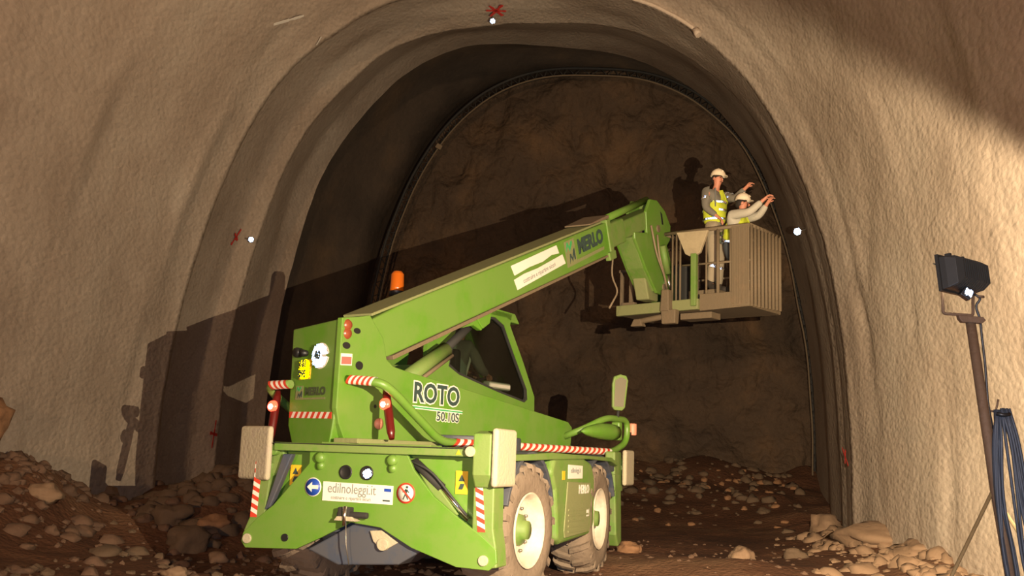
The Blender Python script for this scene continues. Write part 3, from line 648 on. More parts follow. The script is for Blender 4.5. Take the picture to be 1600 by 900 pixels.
# fenders
def fender(side, y0, rad=0.69):
    mb = MB(); P0 = []; n = 14
    for k in range(n + 1):
        a = R(20 + 140 * k / n); P0.append((y0 + math.cos(a) * rad, 0.44 + math.sin(a) * rad))
    P1 = [(y0 + (p[0] - y0) * 1.06, 0.44 + (p[1] - 0.44) * 1.06) for p in P0]
    mb.prism(P0 + P1[::-1], 0.78 * side if side > 0 else -1.22, 1.22 if side > 0 else -0.78, 'x')
    return mb
for sd, y0 in ((1, 0.95), (-1, 0.95), (1, 3.47), (-1, 3.47)): fender(sd, y0).build('wheel_arch', BLUEF, TH, None, 0.006)
MB().prism([(0.38, 1.075), (1.5, 1.10), (2.9, 1.12), (3.9, 1.10), (4.2, 1.05), (4.2, 1.09), (3.9, 1.15), (1.5, 1.17), (0.38, 1.13)], 0.62, 1.24, 'x').build('side_deck', GREEND, TH, None, 0.01)
# engine bonnet on the right between the wheels
bn = [(1.50, 0.98), (1.60, 1.12), (2.7, 1.13), (3.0, 1.08), (3.14, 0.92), (3.16, 0.42), (3.05, 0.29), (1.86, 0.25), (1.74, 0.30), (1.70, 0.55), (1.64, 0.80)]
bon = MB().prism(bn, 0.5, 1.235, 'x').build('engine_bonnet', GREEND, TH, None, 0.05, 4)
MB().prism([(2.02, 0.88), (2.90, 0.86), (2.95, 0.40), (2.90, 0.33), (1.95, 0.31), (1.92, 0.38)], 1.236, 1.252, 'x').build('door_panel', GREENV, bon, None, 0.02)
for k in range(5): MB().prism([(2.05, 0.60 - k * 0.055), (2.82, 0.59 - k * 0.055), (2.82, 0.57 - k * 0.055), (2.05, 0.58 - k * 0.055)], 1.252, 1.258, 'x').build('louvre', GREENV, bon)
lb = decal([(2.05, 1.055), (2.60, 1.045), (2.60, 0.91), (2.05, 0.91)], 1.238, 'x', WHITES, 'white_sticker', bon)
text_mesh('edilnoleggi.it', 0.075, (1.243, 2.325, 0.995), (0, 1, 0), (1, 0, 0), GREYL, lb, 'lettering')
decal([(1.84, 0.99), (1.94, 0.99), (1.94, 0.90), (1.84, 0.90)], 1.238, 'x', YEL, 'orange_sticker', bon)
text_mesh('MERLO', 0.13, (1.256, 2.62, 0.79), (0, 1, 0), (1, 0, 0), WHITES, bon, 'lettering', bold=0.003)
decal([(2.75, 0.58), (2.84, 0.58), (2.84, 0.50), (2.75, 0.50)], 1.254, 'x', WHITES, 'small_label', bon)
MB().prism([(1.6, 0.3), (3.1, 0.3), (3.1, 1.1), (1.6, 1.1)], -1.2, -0.5, 'x').build('fuel_tank_cover', GREEND, TH, None, 0.05, 3)

# ---- wheels
def wheel(cx, cy, cz, side, steer):
    mt_ = Matrix.Translation((cx, cy, cz)) @ Matrix.Rotation(steer, 4, 'Z') @ Matrix.Rotation(0 if side > 0 else math.pi, 4, 'Z')
    wd = 0.225
    prof = [(0.345, -wd + 0.02), (0.42, -wd - 0.005), (0.53, -wd - 0.005), (0.585, -wd + 0.05), (0.595, 0.0), (0.585, wd - 0.05), (0.53, wd + 0.005), (0.42, wd + 0.005), (0.345, wd - 0.02)]
    ty = MB().lathe(prof, (0, 0, 0), (1, 0, 0), 56)
    # chevron lugs
    for k in range(18):
        for sgn in (-1, 1):
            a = 2 * math.pi * (k + (0.5 if sgn > 0 else 0)) / 18
            def P_(ang, x, r): return Vector((x, math.cos(ang) * r, math.sin(ang) * r))
            q = []
            for (x, da, w2) in ((0.0, 0.06, 0.055), (sgn * 0.14, -0.02, 0.055), (sgn * (wd - 0.005), -0.07, 0.06)):
                for r in (0.57, 0.632 if abs(x) < 0.2 else 0.61): q += [P_(a + da - w2 / 1.1, x, r), P_(a + da + w2 / 1.1, x, r)]
            x2 = sgn * (wd + 0.012)
            q += [P_(a - 0.07 - 0.05, x2, 0.50), P_(a - 0.07 + 0.05, x2, 0.50), P_(a - 0.07 - 0.05, x2, 0.585), P_(a - 0.07 + 0.05, x2, 0.585)]
            F = []
            for j in range(3):
                b = j * 4; c = b + 4
                F += [(b + 2, b + 3, c + 3, c + 2), (b, b + 2, c + 2, c), (b + 1, b + 3, c + 3, c + 1), (b, b + 1, c + 1, c)]
            F += [(0, 1, 3, 2), (12, 13, 15, 14)]
            ty.add(q, F, 0, False)
    hub = MB().lathe([(0.345, wd - 0.015), (0.352, wd + 0.004), (0.335, wd + 0.006), (0.325, wd - 0.03), (0.30, wd - 0.05), (0.295, wd - 0.12), (0.26, wd - 0.15), (0.16, wd - 0.13), (0.155, wd - 0.13), (0.001, wd - 0.13)], (0, 0, 0), (1, 0, 0), 48)
    o = hub.build('wheel', RIM, TH, mt_); ty.build('tyre', TYRE, o, mt_)
    hb = MB().lathe([(0.15, wd - 0.131), (0.14, wd - 0.09), (0.09, wd - 0.07), (0.085, wd - 0.02), (0.001, wd - 0.015)], (0, 0, 0), (1, 0, 0), 32)
    hb.build('hub', GREEND, o, mt_)
    mb = MB()
    for k in range(10):
        a = 2 * math.pi * k / 10; mb.cyl((wd - 0.14, math.cos(a) * 0.205, math.sin(a) * 0.205), (wd - 0.105, math.cos(a) * 0.205, math.sin(a) * 0.205), 0.014, seg=8)
    mb.build('wheel_nuts', STEEL, o, mt_)
    mb = MB().lathe([(0.34, -wd + 0.02), (0.30, -0.12), (0.001, -0.12)], (0, 0, 0), (1, 0, 0), 32); mb.build('inner_rim', RIM, o, mt_)
for (sd, yc, st_) in ((1, 0.95, R(-5)), (-1, 0.95, R(-5)), (1, 3.47, R(2)), (-1, 3.47, R(2))):
    wheel(0.99 * sd, yc, 0.44, sd, st_)

# ---- turret (slewed 12 degrees to the right)
TM = Matrix.Translation((-0.398, 0, 0)) @ Matrix.Rotation(R(-12), 4, 'Z')
TSH = TM @ Matrix(((1.13, 0, 0, 0), (-0.30, 1, 0, 0), (0, 0, 1, 0), (0, 0, 0, 1)))   # rear face turned a little further left
TRO = TM @ Matrix.Rotation(-math.atan2(0.30, 1.13), 4, 'Z'); SXT = 1.169; TMT = TRO @ Matrix.Diagonal((SXT, 1, 1, 1))
# tail counterweight
tl = [(-0.70, 1.34), (-0.62, 1.16), (-0.06, 1.16), (-0.02, 1.40), (0.0, 2.34), (-0.72, 2.29)]
mb = MB(); mb.prism(tl, 0.0, 0.62, 'y'); mb.build('counterweight', GREEN, TH, TSH, 0.02, 3)
# right side plate
sp = [(-0.005, 1.50), (0.002, 2.345), (0.24, 2.385), (0.40, 2.42), (0.62, 2.22), (0.69, 2.02), (0.80, 1.96), (1.08, 1.925), (1.8, 1.86), (4.45, 1.585), (4.56, 1.52), (4.53, 1.26), (4.40, 1.22), (0.36, 1.19), (0.13, 1.22), (0.04, 1.36)]
MB().prism(sp, -0.05, 0.012, 'x').build('side_plate', GREEN, TH, TM, 0.008)
MB().prism([(0.3, 1.20), (4.50, 1.24), (4.52, 1.50), (1.8, 1.80), (0.6, 1.85)], -0.62, -0.05, 'x').build('turret_body', GREEND, TH, TM, 0.02)
MB().prism([(0.62, 2.20), (0.9, 2.10), (1.2, 1.85), (0.62, 1.8)], -0.50, -0.45, 'x').build('side_plate', GREEN, TH, TM, 0.008)
MB().prism([(-1.02, 1.22), (-0.45, 1.22), (-0.45, 1.42), (-1.02, 1.42)], 1.2, 4.4, 'y').build('cab_floor', GREEND, TH, TM, 0.02)
MB().prism([(-0.02, 1.185), (1.2, 1.19), (1.2, 1.235), (-0.02, 1.23)], 0.012, 0.30, 'x').build('step_ledge', GREENV, TH, TM, 0.008)
# tail details
MB().lathe([(0.045, 0.0), (0.05, 0.05), (0.04, 0.07), (0.001, 0.06)], (-0.565, -0.0, 2.045), (-0.15, -1, 0), 20).lathe([(0.03, 0.0), (0.035, 0.06), (0.001, 0.07)], (-0.48, 0.0, 2.035), (0.1, -1, 0), 18).build('socket', BLACK, TH, TMT)
rt = empty('speed_disc'); rt.parent = TH; bpy.data.objects.remove(rt)
def disc_poly(cx, cz, rx, rz_, n=40, notch=None):
    out = []
    for k in range(n):
        a = 2 * math.pi * k / n
        out.append((cx + rx * math.cos(a), cz + rz_ * math.sin(a)))
    return out
dp = []
for k in range(44):
    a = R(8) + (2 * math.pi - R(16)) * k / 43; dp.append((-0.262 + 0.118 * math.cos(a), 2.00 + 0.125 * math.sin(a)))
dp.append((-0.20, 2.0))
sd_ = MB().prism(dp, -0.004, 0.0, 'y').build('speed_disc', WHITES, TH, TMT)
TAX = Vector((0.10, -0.90, -0.12))
TAX = TRO.to_3x3().inverted() @ (Matrix.Rotation(YW, 3, 'Z') @ ((Vector((0, 0, 1.1)) - Vector((-1.8, 9.6, 2.0))).normalized() * 1.5 + Vector((-0.45, -0.83, 0)))).normalized()
_ = retro('reflective_face', retro_cells((-0.262 * SXT, -0.016, 2.0), (1, 0, 0), (0, -1, 0), TAX, 0.012, lambda x, y: (x / 0.126) ** 2 + (y / 0.115) ** 2 < 1 and not (x > 0.03 and abs(y - 0.0) < 0.012), 0.13), TAX, 0.012, RETRO, sd_, TRO)
sd_['label'] = 'bright white reflective speed disc'
text_mesh('40', 0.11, (-0.272, -0.034, 2.00), (1, 0, 0), (0, -1, 0), DGREY, sd_, 'lettering', mtx=TMT, sx=0.8, bold=0.003)
yp = MB().prism([(-0.565, 1.78), (-0.40, 1.785), (-0.39, 1.975), (-0.555, 1.97)], -0.005, 0.0, 'y').build('registration_plate', YEL, TH, TMT)
retro('reflective_face', retro_cells((-0.478 * SXT, -0.016, 1.878), (1, 0, 0.02), (0, -1, 0), TAX, 0.010, lambda x, y: abs(x) < 0.090 and abs(y) < 0.088 and not (abs(y) > 0.075 and abs(x) > 0.075), 0.13), TAX, 0.010, YELR, yp, TRO); yp['label'] = 'yellow reflective plate with black characters'
text_mesh('101', 0.1, (-0.482, -0.034, 1.928), (1, 0, 0.02), (0, -1, 0), DGREY, yp, 'lettering', mtx=TMT, sx=0.74, bold=0.0015); text_mesh('095', 0.1, (-0.484, -0.034, 1.832), (1, 0, 0.02), (0, -1, 0), DGREY, yp, 'lettering', mtx=TMT, sx=0.74, bold=0.0015)
def logo(org, xd, nd, size, parent, mtx, name='logo', c1=GREYL, c2=WHITES):
    xd = Vector(xd).normalized(); nd = Vector(nd).normalized(); yd = nd.cross(xd); org = Vector(org)
    bg = MB(); h = size
    def Q(pts, off, mb_):
        n = len(pts); P = [org + xd * p[0] + yd * p[1] + nd * off for p in pts]; P2 = [q + nd * 0.002 for q in P]
        mb_.add(P + P2, [list(range(n)), list(range(n, 2 * n))] + [(i, (i + 1) % n, n + (i + 1) % n, n + i) for i in range(n)])
    Q([(-0.05 * h, -0.75 * h), (4.9 * h, -0.75 * h), (4.9 * h, -0.55 * h), (1.2 * h, -0.55 * h), (1.2 * h, 0.75 * h), (-0.05 * h, 0.75 * h)], 0, bg); o = bg.build(name, c2, parent, mtx)
    mk = MB(); Q([(0.05 * h, 0.1 * h), (0.25 * h, 0.65 * h), (0.4 * h, 0.65 * h), (0.5 * h, 0.35 * h), (0.75 * h, 0.65 * h), (0.9 * h, 0.65 * h), (0.9 * h, 0.5 * h), (0.5 * h, 0.1 * h), (0.35 * h, 0.45 * h)], 0.002, mk)
    mk.build('emblem', PGREEN, o, mtx)
    mk = MB(); Q([(0.3 * h, -0.6 * h), (0.45 * h, -0.05 * h), (0.58 * h, -0.05 * h), (0.68 * h, -0.32 * h), (0.92 * h, 0.12 * h), (1.08 * h, 0.2 * h), (1.08 * h, -0.45 * h), (0.92 * h, -0.5 * h), (0.9 * h, -0.15 * h), (0.7 * h, -0.55 * h), (0.55 * h, -0.25 * h)], 0.002, mk)
    mk.build('emblem', DGREY, o, mtx)
    text_mesh('MERLO', size * 1.12, org + xd * (3.25 * size) + yd * 0.08 * size + nd * 0.003, xd, nd, c1, o, 'lettering', mtx=mtx, bold=0.006 * size / 0.1, sx=0.95)
    return o
logo((-0.60, -0.002, 1.655), (1, 0, 0), (0, -1, 0), 0.09, TH, TMT, c1=mat('dark_olive_letter', (0.05, 0.07, 0.03), 0.5), c2=GREENV)
stripes((-0.68, -0.002, 1.445), (-0.05, -0.002, 1.435), (0, 0, 0.03), 15, 0.0, 'hazard_strip', TH, TMT)
# side bits near the tail
MB().lathe([(0.001, 0.02), (0.04, 0.02), (0.055, 0.0)], (0.012, 0.085, 2.285), (1, 0, 0), 20).lathe([(0.001, 0.02), (0.04, 0.02), (0.055, 0.0)], (0.012, 0.085, 2.205), (1, 0, 0), 20).build('side_lamp', BRLENS, TH, TM)
for (v_, z_, rx, rz_) in ((0.08, 2.09, 0.055, 0.032), (0.28, 1.92, 0.055, 0.042), (0.22, 2.245, 0.05, 0.028), (0.55, 1.55, 0.02, 0.018)):
    MB().prism(disc_poly(v_, z_, rx, rz_, 20), 0.0125, 0.0145, 'x').build('round_hole', BLACK, TH, TM)
pk = MB().prism([(0.01, 2.01), (0.17, 2.02), (0.17, 1.91), (0.01, 1.90)], 0.0125, 0.0145, 'x').build('small_sticker', WHITES, TH, TM)
MB().prism([(0.02, 1.98), (0.16, 1.99), (0.16, 1.92), (0.02, 1.91)], 0.015, 0.0165, 'x').build('pink_patch', PINK, pk, TM)
MB().lathe([(0.05, 0.0), (0.055, 0.03), (0.001, 0.045)], (0.013, 0.60, 1.385), (1, 0, 0), 20).build('round_cap', SALM, TH, TM)
# ROTO lettering on the side
rw = text_mesh('ROTO', 0.275, (0.0125, 1.56, 1.725), (0, 1, -0.005), (1, 0, 0), WHITES, TH, 'lettering', mtx=TM, bold=0.022, sx=1.06, ext=0.001); rw['label'] = 'white edged dark letters'
text_mesh('ROTO', 0.275, (0.0145, 1.56, 1.725), (0, 1, -0.005), (1, 0, 0), DGREY, rw, 'letter_face', mtx=TM, bold=0.008, sx=1.06)
rl_ = MB().prism([(1.14, 1.60), (2.04, 1.59), (2.04, 1.555), (1.14, 1.565)], 0.0125, 0.014, 'x').build('underline', WHITES, TH, TM)
MB().prism([(1.14, 1.59), (2.04, 1.58), (2.04, 1.565), (1.14, 1.575)], 0.0145, 0.0155, 'x').build('underline_core', PGREEN, rl_, TM)
r5 = text_mesh('50.10S', 0.135, (0.0125, 1.77, 1.505), (0, 1, -0.005), (1, 0, 0), WHITES, TH, 'lettering', mtx=TM, bold=0.011, sx=1.15, ext=0.001)
text_mesh('50.10S', 0.135, (0.0145, 1.77, 1.505), (0, 1, -0.005), (1, 0, 0), DGREY, r5, 'letter_face', mtx=TM, bold=0.002, sx=1.15)
# guard rails
def striped_tube(path, r, parent, mtx, rng, name='guard_rail', step=0.045):
    """whole rail as one mesh; sleeve of slanted stripes as its own part"""
    o = MB().tube(path, r, 14).build(name, GREEN, parent, mtx)
    pp = resample(path, step)
    for (f0, f1, first) in rng:
        i0, i1 = int(f0 * (len(pp) - 1)), int(f1 * (len(pp) - 1)); sub = pp[i0:i1 + 1]
        seg_mi = [((i // 1) + first) % 2 for i in range(len(sub) - 1)]
        # slanted bands: shift ring points along the path
        mb = MB(); mb.tube(sub, r + 0.003, 14, cap=False, seg_mi=seg_mi)
        d = (sub[-1] - sub[0]).normalized()
        for i in range(len(sub)):
            for k in range(14):
                mb.v[i * 14 + k] += d * step * 0.7 * math.sin(2 * math.pi * k / 14)
        s_ = mb.build('striped_sleeve', [RED, WHITE], o, mtx); s_['label'] = 'red and white striped tape'
    return o
ur = 0.40
rp_ = smooth_path([(0.0, 0.12, 1.775), (ur - 0.05, 0.18, 1.755), (ur, 0.32, 1.68), (ur, 1.12, 1.235), (ur, 4.95, 1.225), (ur, 5.38, 1.36), (ur, 5.40, 1.66), (ur, 4.75, 1.66), (0.28, 4.45, 1.52), (0.0, 4.38, 1.40)], 0.17, 8)
gr = MB().tube(rp_, 0.042, 16).build('guard_rail', GREEN, TH, TM)
def sleeve(p0, p1, n, parent, first=0, r=0.0445):
    p0 = Vector(p0); p1 = Vector(p1); sub = [p0.lerp(p1, i / n) for i in range(n + 1)]; mb = MB().tube(sub, r, 16, cap=False, seg_mi=[(i + first) % 2 for i in range(n)])
    d = (p1 - p0) / n
    for i in range(n + 1):
        for k in range(16): mb.v[i * 16 + k] += d * 0.8 * math.sin(2 * math.pi * (k + 4) / 16)
    s_ = mb.build('striped_sleeve', [RED, WHITE], parent, TM); s_['label'] = 'red and white striped tape'
sleeve((0.03, 0.125, 1.774), (ur - 0.10, 0.172, 1.757), 10, gr)
sleeve((ur, 1.32, 1.2345), (ur, 4.85, 1.2255), 54, gr)
lp = smooth_path([(-0.70, 0.12, 1.735), (-1.02, 0.15, 1.73), (-1.06, 0.25, 1.66), (-1.06, 1.05, 1.23), (-1.06, 4.6, 1.22)], 0.15, 8)
gl = MB().tube(lp, 0.042, 16).build('guard_rail', GREEND, TH, TM)
sleeve((-0.72, 0.122, 1.735), (-0.98, 0.147, 1.731), 7, gl)
# tail lights hung in the rails
def tail_lamp(c, lean):
    c = Vector(c); d = Vector((lean, -0.25, -1)).normalized()
    a = c - d * 0.17; b = c + d * 0.36
    o = MB().tube([a, a.lerp(b, 0.15), a.lerp(b, 0.5), a.lerp(b, 0.85), b], [0.025, 0.04, 0.043, 0.04, 0.025], 14).build('tail_lamp', REDD, TH, TM)
    MB().lathe([(0.058, -0.01), (0.052, 0.02), (0.001, 0.03)], c + Vector((0, -0.04, 0.0)), (0.0, -1, 0.1), 20).build('lit_lens', REDL, o, TM)
    MB().lathe([(0.027, 0.0), (0.024, 0.01), (0.001, 0.015)], c + Vector((0, -0.068, -0.005)), (0.0, -1, 0.1), 20).build('lamp_core', REDH, o, TM)
    return o
tail_lamp((0.30, 0.38, 1.56), 0.42)
tail_lamp((-0.96, 0.20, 1.525), 0.12)
# front lamp pod, mirror, orange marker on the front of the rail
mb = MB(); mb.tube([(ur, 4.10, 1.46), (ur, 4.25, 1.47), (ur, 4.55, 1.48), (ur, 4.85, 1.48), (ur, 5.02, 1.48)], [0.01, 0.06, 0.10, 0.11, 0.10], 16); mb.build('headlamp_pod', GREEN, TH, TM)
MB().box((ur, 5.08, 1.50), (0.12, 0.10, 0.24)).build('lamp_bracket', GREEN, TH, TM, 0.02)
MB().tube([(ur + 0.02, 5.05, 1.66), (ur + 0.02, 5.08, 1.80)], 0.02, 8).build('mirror_stalk', BLACKM, TH, TM)
mr = Matrix.Translation((ur + 0.04, 5.04, 2.01)) @ Matrix.Rotation(R(55), 4, 'Z') @ Matrix.Rotation(R(6), 4, 'X')
o = MB().prism([(-0.09, -0.20), (-0.05, -0.24), (0.06, -0.24), (0.10, -0.20), (0.12, 0.16), (0.09, 0.22), (0.0, 0.235), (-0.09, 0.20), (-0.11, 0.1)], -0.02, 0.02, 'y').build('wing_mirror', GREEND, TH, TM @ mr, 0.012)
MB().prism([(-0.07, -0.19), (0.07, -0.19), (0.09, 0.17), (0.0, 0.20), (-0.08, 0.15)], -0.0235, -0.0205, 'y').build('mirror_glass', mat('mirror_glass', (0.6, 0.65, 0.6), 0.12, 1.0), o, TM @ mr)
MB().cyl((ur + 0.03, 5.50, 1.46), (ur + 0.03, 5.50, 1.62), 0.055).build('marker_lamp', SALM, TH, TM, 0.015)
MB().box((ur + 0.01, 5.44, 1.48), (0.06, 0.12, 0.04)).build('marker_bracket', BLACK, TH, TM)
# ---- cab
CR = -0.44; CL = -1.10
cs = [(1.95, 1.42), (1.95, 2.80), (2.10, 2.86), (3.30, 2.90), (3.72, 2.90), (3.68, 2.76), (4.05, 2.30), (4.34, 1.90), (4.36, 1.42)]
win = [(2.38, 2.12), (2.55, 2.76), (3.33, 2.815), (3.55, 2.74), (3.80, 2.42), (4.16, 1.98), (4.18, 1.86), (4.10, 1.81), (3.45, 1.90), (2.6, 2.04)]
def frame_prism(outer, inner, a0, a1, mtx, parent, name, material):
    # outer outline with a hole, extruded
    bm = bmesh.new(); eds = []
    for loop in (outer, inner):
        vs2 = [bm.verts.new((a0, p[0], p[1])) for p in loop]; eds += [bm.edges.new((vs2[i], vs2[(i + 1) % len(vs2)])) for i in range(len(vs2))]
    bmesh.ops.triangle_fill(bm, edges=eds, use_beauty=True)
    r = bmesh.ops.extrude_face_region(bm, geom=list(bm.faces)); vv = [g for g in r['geom'] if isinstance(g, bmesh.types.BMVert)]
    bmesh.ops.translate(bm, vec=(a1 - a0, 0, 0), verts=vv); bmesh.ops.recalc_face_normals(bm, faces=bm.faces)
    bm.transform(mtx); me = bpy.data.meshes.new(name); bm.to_mesh(me); bm.free(); me.materials.append(material)
    o = bpy.data.objects.new(name, me); COL.objects.link(o); o.parent = parent; return o
cab = frame_prism(cs, win, CR - 0.05, CR, TM, TH, 'cab', GREEN)
frame_prism(cs, win, CL, CL + 0.05, TM, cab, 'cab_side', GREEN)
sw = [(2.42, 2.15), (2.57, 2.73), (3.32, 2.785), (3.53, 2.71), (3.78, 2.40), (4.12, 1.98), (4.13, 1.88), (4.09, 1.84), (3.45, 1.93), (2.6, 2.07)]
frame_prism(win, sw, CR - 0.045, CR - 0.01, TM, cab, 'window_seal', BLACKM)
MB().prism(win, CR - 0.035, CR - 0.03, 'x').build('side_window', GLASS, cab, TM)
MB().prism([(2.0, 2.80), (2.1, 2.875), (3.30, 2.93), (3.80, 2.92), (3.92, 2.80), (3.72, 2.80), (3.6, 2.83), (2.2, 2.80)], CL, CR, 'x').build('cab_roof', GREEN, cab, TM, 0.015)
MB().prism([(1.95, 1.42), (2.0, 1.42), (2.0, 2.10), (1.95, 2.10)], CL + 0.05, CR - 0.05, 'x').build('cab_rear_wall', GREEND, cab, TM)
MB().prism([(1.42 + 2.6, 1.42), (4.36, 1.42), (4.34, 1.85), (4.28, 1.85)], CL + 0.05, CR - 0.05, 'x').build('cab_front_wall', GREEND, cab, TM)
MB().prism([(4.29, 1.86), (4.31, 1.90), (4.02, 2.30), (3.66, 2.80), (3.63, 2.78), (3.99, 2.28)], CL + 0.05, CR - 0.05, 'x').build('windscreen', GLASS, cab, TM)
mb = MB(); mb.cyl((-0.70, 2.10, 2.84), (-0.70, 2.10, 3.00), 0.03); o = mb.build('beacon_stem', BLACKM, cab, TM)
bx, by, bz = -0.99, 2.05, 2.92
o.data.transform(TM @ Matrix.Translation((bx + 0.70, by - 2.10, -0.02)) @ TM.inverted())
bc = MB().lathe([(0.001, 0.24), (0.05, 0.235), (0.075, 0.20), (0.08, 0.04), (0.085, 0.0), (0.001, 0.0)], (bx, by, bz + 0.05), (0, 0, 1), 28).build('beacon', ORAN, cab, TM); bc['label'] = 'orange rotating beacon'
MB().lathe([(0.09, 0.05), (0.09, 0.0), (0.001, 0.0)], (bx, by, bz), (0, 0, 1), 24).build('beacon_base', BLACK, bc, TM)
# seat
mb = MB(); mb.box((-0.77, 3.05, 1.72), (0.44, 0.46, 0.12)); mb.box((-0.77, 2.74, 2.06), (0.44, 0.12, 0.60)); mb.build('cab_seat', BLACKM, cab, TM, 0.04, 3)
mb = MB(); mb.box((-0.52, 3.55, 1.98), (0.10, 0.52, 0.10)); mb.build('armrest_console', SEATM, cab, TM, 0.03, 3)
mb = MB(); mb.tube([(-0.77, 3.9, 1.5), (-0.77, 3.62, 1.98)], 0.03, 10); mb.lathe([(0.18, 0.0), (0.195, 0.015), (0.18, 0.03), (0.165, 0.015), (0.18, 0.0)], (-0.77, 3.60, 2.0), (0, -0.5, 0.86), 28); mb.build('steering_wheel', BLACK, cab, TM)
# ---- boom
slope = math.atan(0.41)
BM = TM @ Matrix.Translation((0, 0.52, 2.20)) @ Matrix.Rotation(slope, 4, 'X')
# boom frame: y along the boom, z perpendicular; u from -0.40 to 0
def box_tube(u0, u1, y0, y1, z0, z1, name, material, parent, bev=0.03):
    return MB().prism([(u0, z0), (u1, z0), (u1, z1), (u0, z1)], y0, y1, 'y').build(name, material, parent, BM, bev, 3)
boom = MB().prism([(-0.30, -0.19), (0.2, -0.22), (5.50, -0.255), (5.50, 0.20), (0.5, 0.225), (-0.05, 0.20), (-0.45, 0.06)], -0.42, 0.0, 'x').build('boom', GREEN, TH, BM, 0.02, 3)
MB().prism([(0.05, 0.222), (5.3, 0.205), (5.3, 0.235), (0.05, 0.25)], -0.40, -0.03, 'x').build('boom_top_cover', GREENV, boom, BM, 0.006)
MB().prism([(0.2, -0.268), (5.4, -0.28), (5.4, -0.25), (0.2, -0.225)], -0.41, 0.004, 'x').build('boom_wear_edge', TANM, boom, BM, 0.004)
mb = MB(); mb.prism([(-0.45, -0.30), (0.02, -0.30), (0.02, 0.24), (-0.45, 0.24)], 5.38, 5.50, 'y'); mb.prism([(-0.05, -0.34), (0.03, -0.34), (0.03, -0.22), (-0.05, -0.22)], 5.30, 5.52, 'y'); mb.build('boom_collar', GREEND, boom, BM, 0.015)
MB().prism([(4.9, 0.25), (5.52, 0.24), (5.52, 0.29), (4.9, 0.27)], -0.40, 0.0, 'x').build('top_plate', TANM, boom, BM, 0.006)
box_tube(-0.38, -0.05, 5.4, 6.1, -0.21, 0.15, 'middle_section', GREEND, boom)
box_tube(-0.36, -0.07, 6.0, 7.45, -0.17, 0.10, 'inner_section', GREEND, boom)
MB().tube([(-0.18, 5.5, 0.20), (-0.18, 7.30, 0.24)], 0.055, 12).build('levelling_cylinder', GREEN, boom, BM)
# decals on the boom: y along
ybm = lambda v_: (v_ - 0.52) / math.cos(slope)
d1 = MB().prism([(2.68, 0.155), (3.86, 0.175), (3.90, 0.06), (3.70, 0.08), (3.45, 0.045), (3.1, 0.05), (2.73, 0.025)], 0.002, 0.005, 'x').build('torn_sticker', WHITES, boom, BM)
d2 = MB().prism([(2.70, -0.02), (2.95, 0.0), (3.3, -0.005), (3.98, 0.03), (4.03, -0.10), (2.74, -0.155)], 0.002, 0.005, 'x').build('white_sticker', WHITES, boom, BM)
text_mesh('costruire e ripartire sicuri', 0.085, (0.006, 3.33, -0.068), (0, 1, 0.04), (1, 0, 0), GREYL, d2, 'lettering', mtx=BM, sx=0.95)
logo((0.002, 4.08, 0.0), (0, 1, 0.02), (1, 0, 0), 0.23, boom, BM, c1=DGREY, c2=GREENV)
# bracket + lift cylinder
MB().prism([(2.02, 2.50), (2.44, 2.70), (2.50, 2.62), (2.42, 2.52), (2.26, 2.56)], -0.1, -0.03, 'x').build('lift_bracket', GREEN, TH, TM, 0.01)
brk = MB().prism([(2.26, 2.66), (2.60, 2.80), (2.56, 2.62), (2.42, 2.54)], -0.14, -0.01, 'x').build('ram_bracket', GREEN, TH, TM, 0.01)
MB().tube([(-0.2, 1.15, 1.80), (-0.2, 1.97, 2.26)], 0.085, 18).build('lift_cylinder', GREEND, TH, TM)
MB().tube([(-0.2, 1.95, 2.25), (-0.2, 2.50, 2.64)], 0.05, 14).build('lift_rod', BLACKM, TH, TM)
MB().tube([(-0.09, 1.25, 1.80), (-0.09, 1.95, 2.19)], 0.022, 10).build('oil_pipe', TANM, TH, TM)
# ---- boom head
hd = [(6.90, 4.93), (7.05, 5.16), (7.30, 5.20), (7.62, 5.10), (7.86, 4.90), (7.84, 4.66), (7.72, 4.55), (8.20, 3.90), (8.28, 3.72), (8.10, 3.62), (7.75, 3.72), (7.60, 3.72), (7.35, 3.72), (6.95, 4.02), (6.52, 4.42), (6.50, 4.52), (6.95, 4.60)]
mb = MB(); mb.prism(hd, -0.10, -0.05, 'x'); mb.prism(hd, -0.40, -0.35, 'x')
mb.build('boom_head', GREEN, boom, TM, 0.012)
mb = MB(); mb.prism([(7.30, 5.18), (7.86, 4.88), (7.84, 4.66), (7.30, 4.9)], -0.36, -0.09, 'x'); mb.prism([(6.55, 4.48), (6.95, 4.10), (7.35, 3.76), (7.30, 3.74), (6.9, 4.04), (6.52, 4.44)], -0.36, -0.09, 'x'); mb.build('head_web', GREEND, boom, TM, 0.01)
MB().prism([(7.43, 5.05), (7.50, 5.02), (7.56, 4.86), (7.50, 4.85)], -0.05, -0.047, 'x').build('slot', BLACK, boom, TM)
MB().cyl((-0.42, 7.6, 3.85), (-0.03, 7.6, 3.85), 0.06).cyl((-0.42, 7.35, 4.75), (-0.03, 7.35, 4.75), 0.06).build('head_pin', TANM, boom, TM, 0.008)
MB().prism([(7.05, 3.92), (7.55, 3.92), (7.55, 3.62), (7.2, 3.60)], -0.34, -0.12, 'x').build('lower_lug', GREENV, boom, TM, 0.02)
for off in (0.0, 0.10):
    MB().tube(smooth_path([(0.0, 6.98 + off * 2.4, 4.72 - off), (0.02, 7.15 + off, 4.30), (0.03, 7.45, 4.0), (0.0, 7.62, 3.86 - off * 0.4)], 0.15), 0.016, 8).build('hydraulic_hose', HOSE, boom, TM)
MB().tube(smooth_path([(-0.45, 6.6, 4.3), (-0.5, 6.65, 3.9), (-0.5, 6.9, 3.7), (-0.5, 6.6, 3.4)], 0.12), 0.014, 8).build('hydraulic_hose', HOSE, boom, TM)
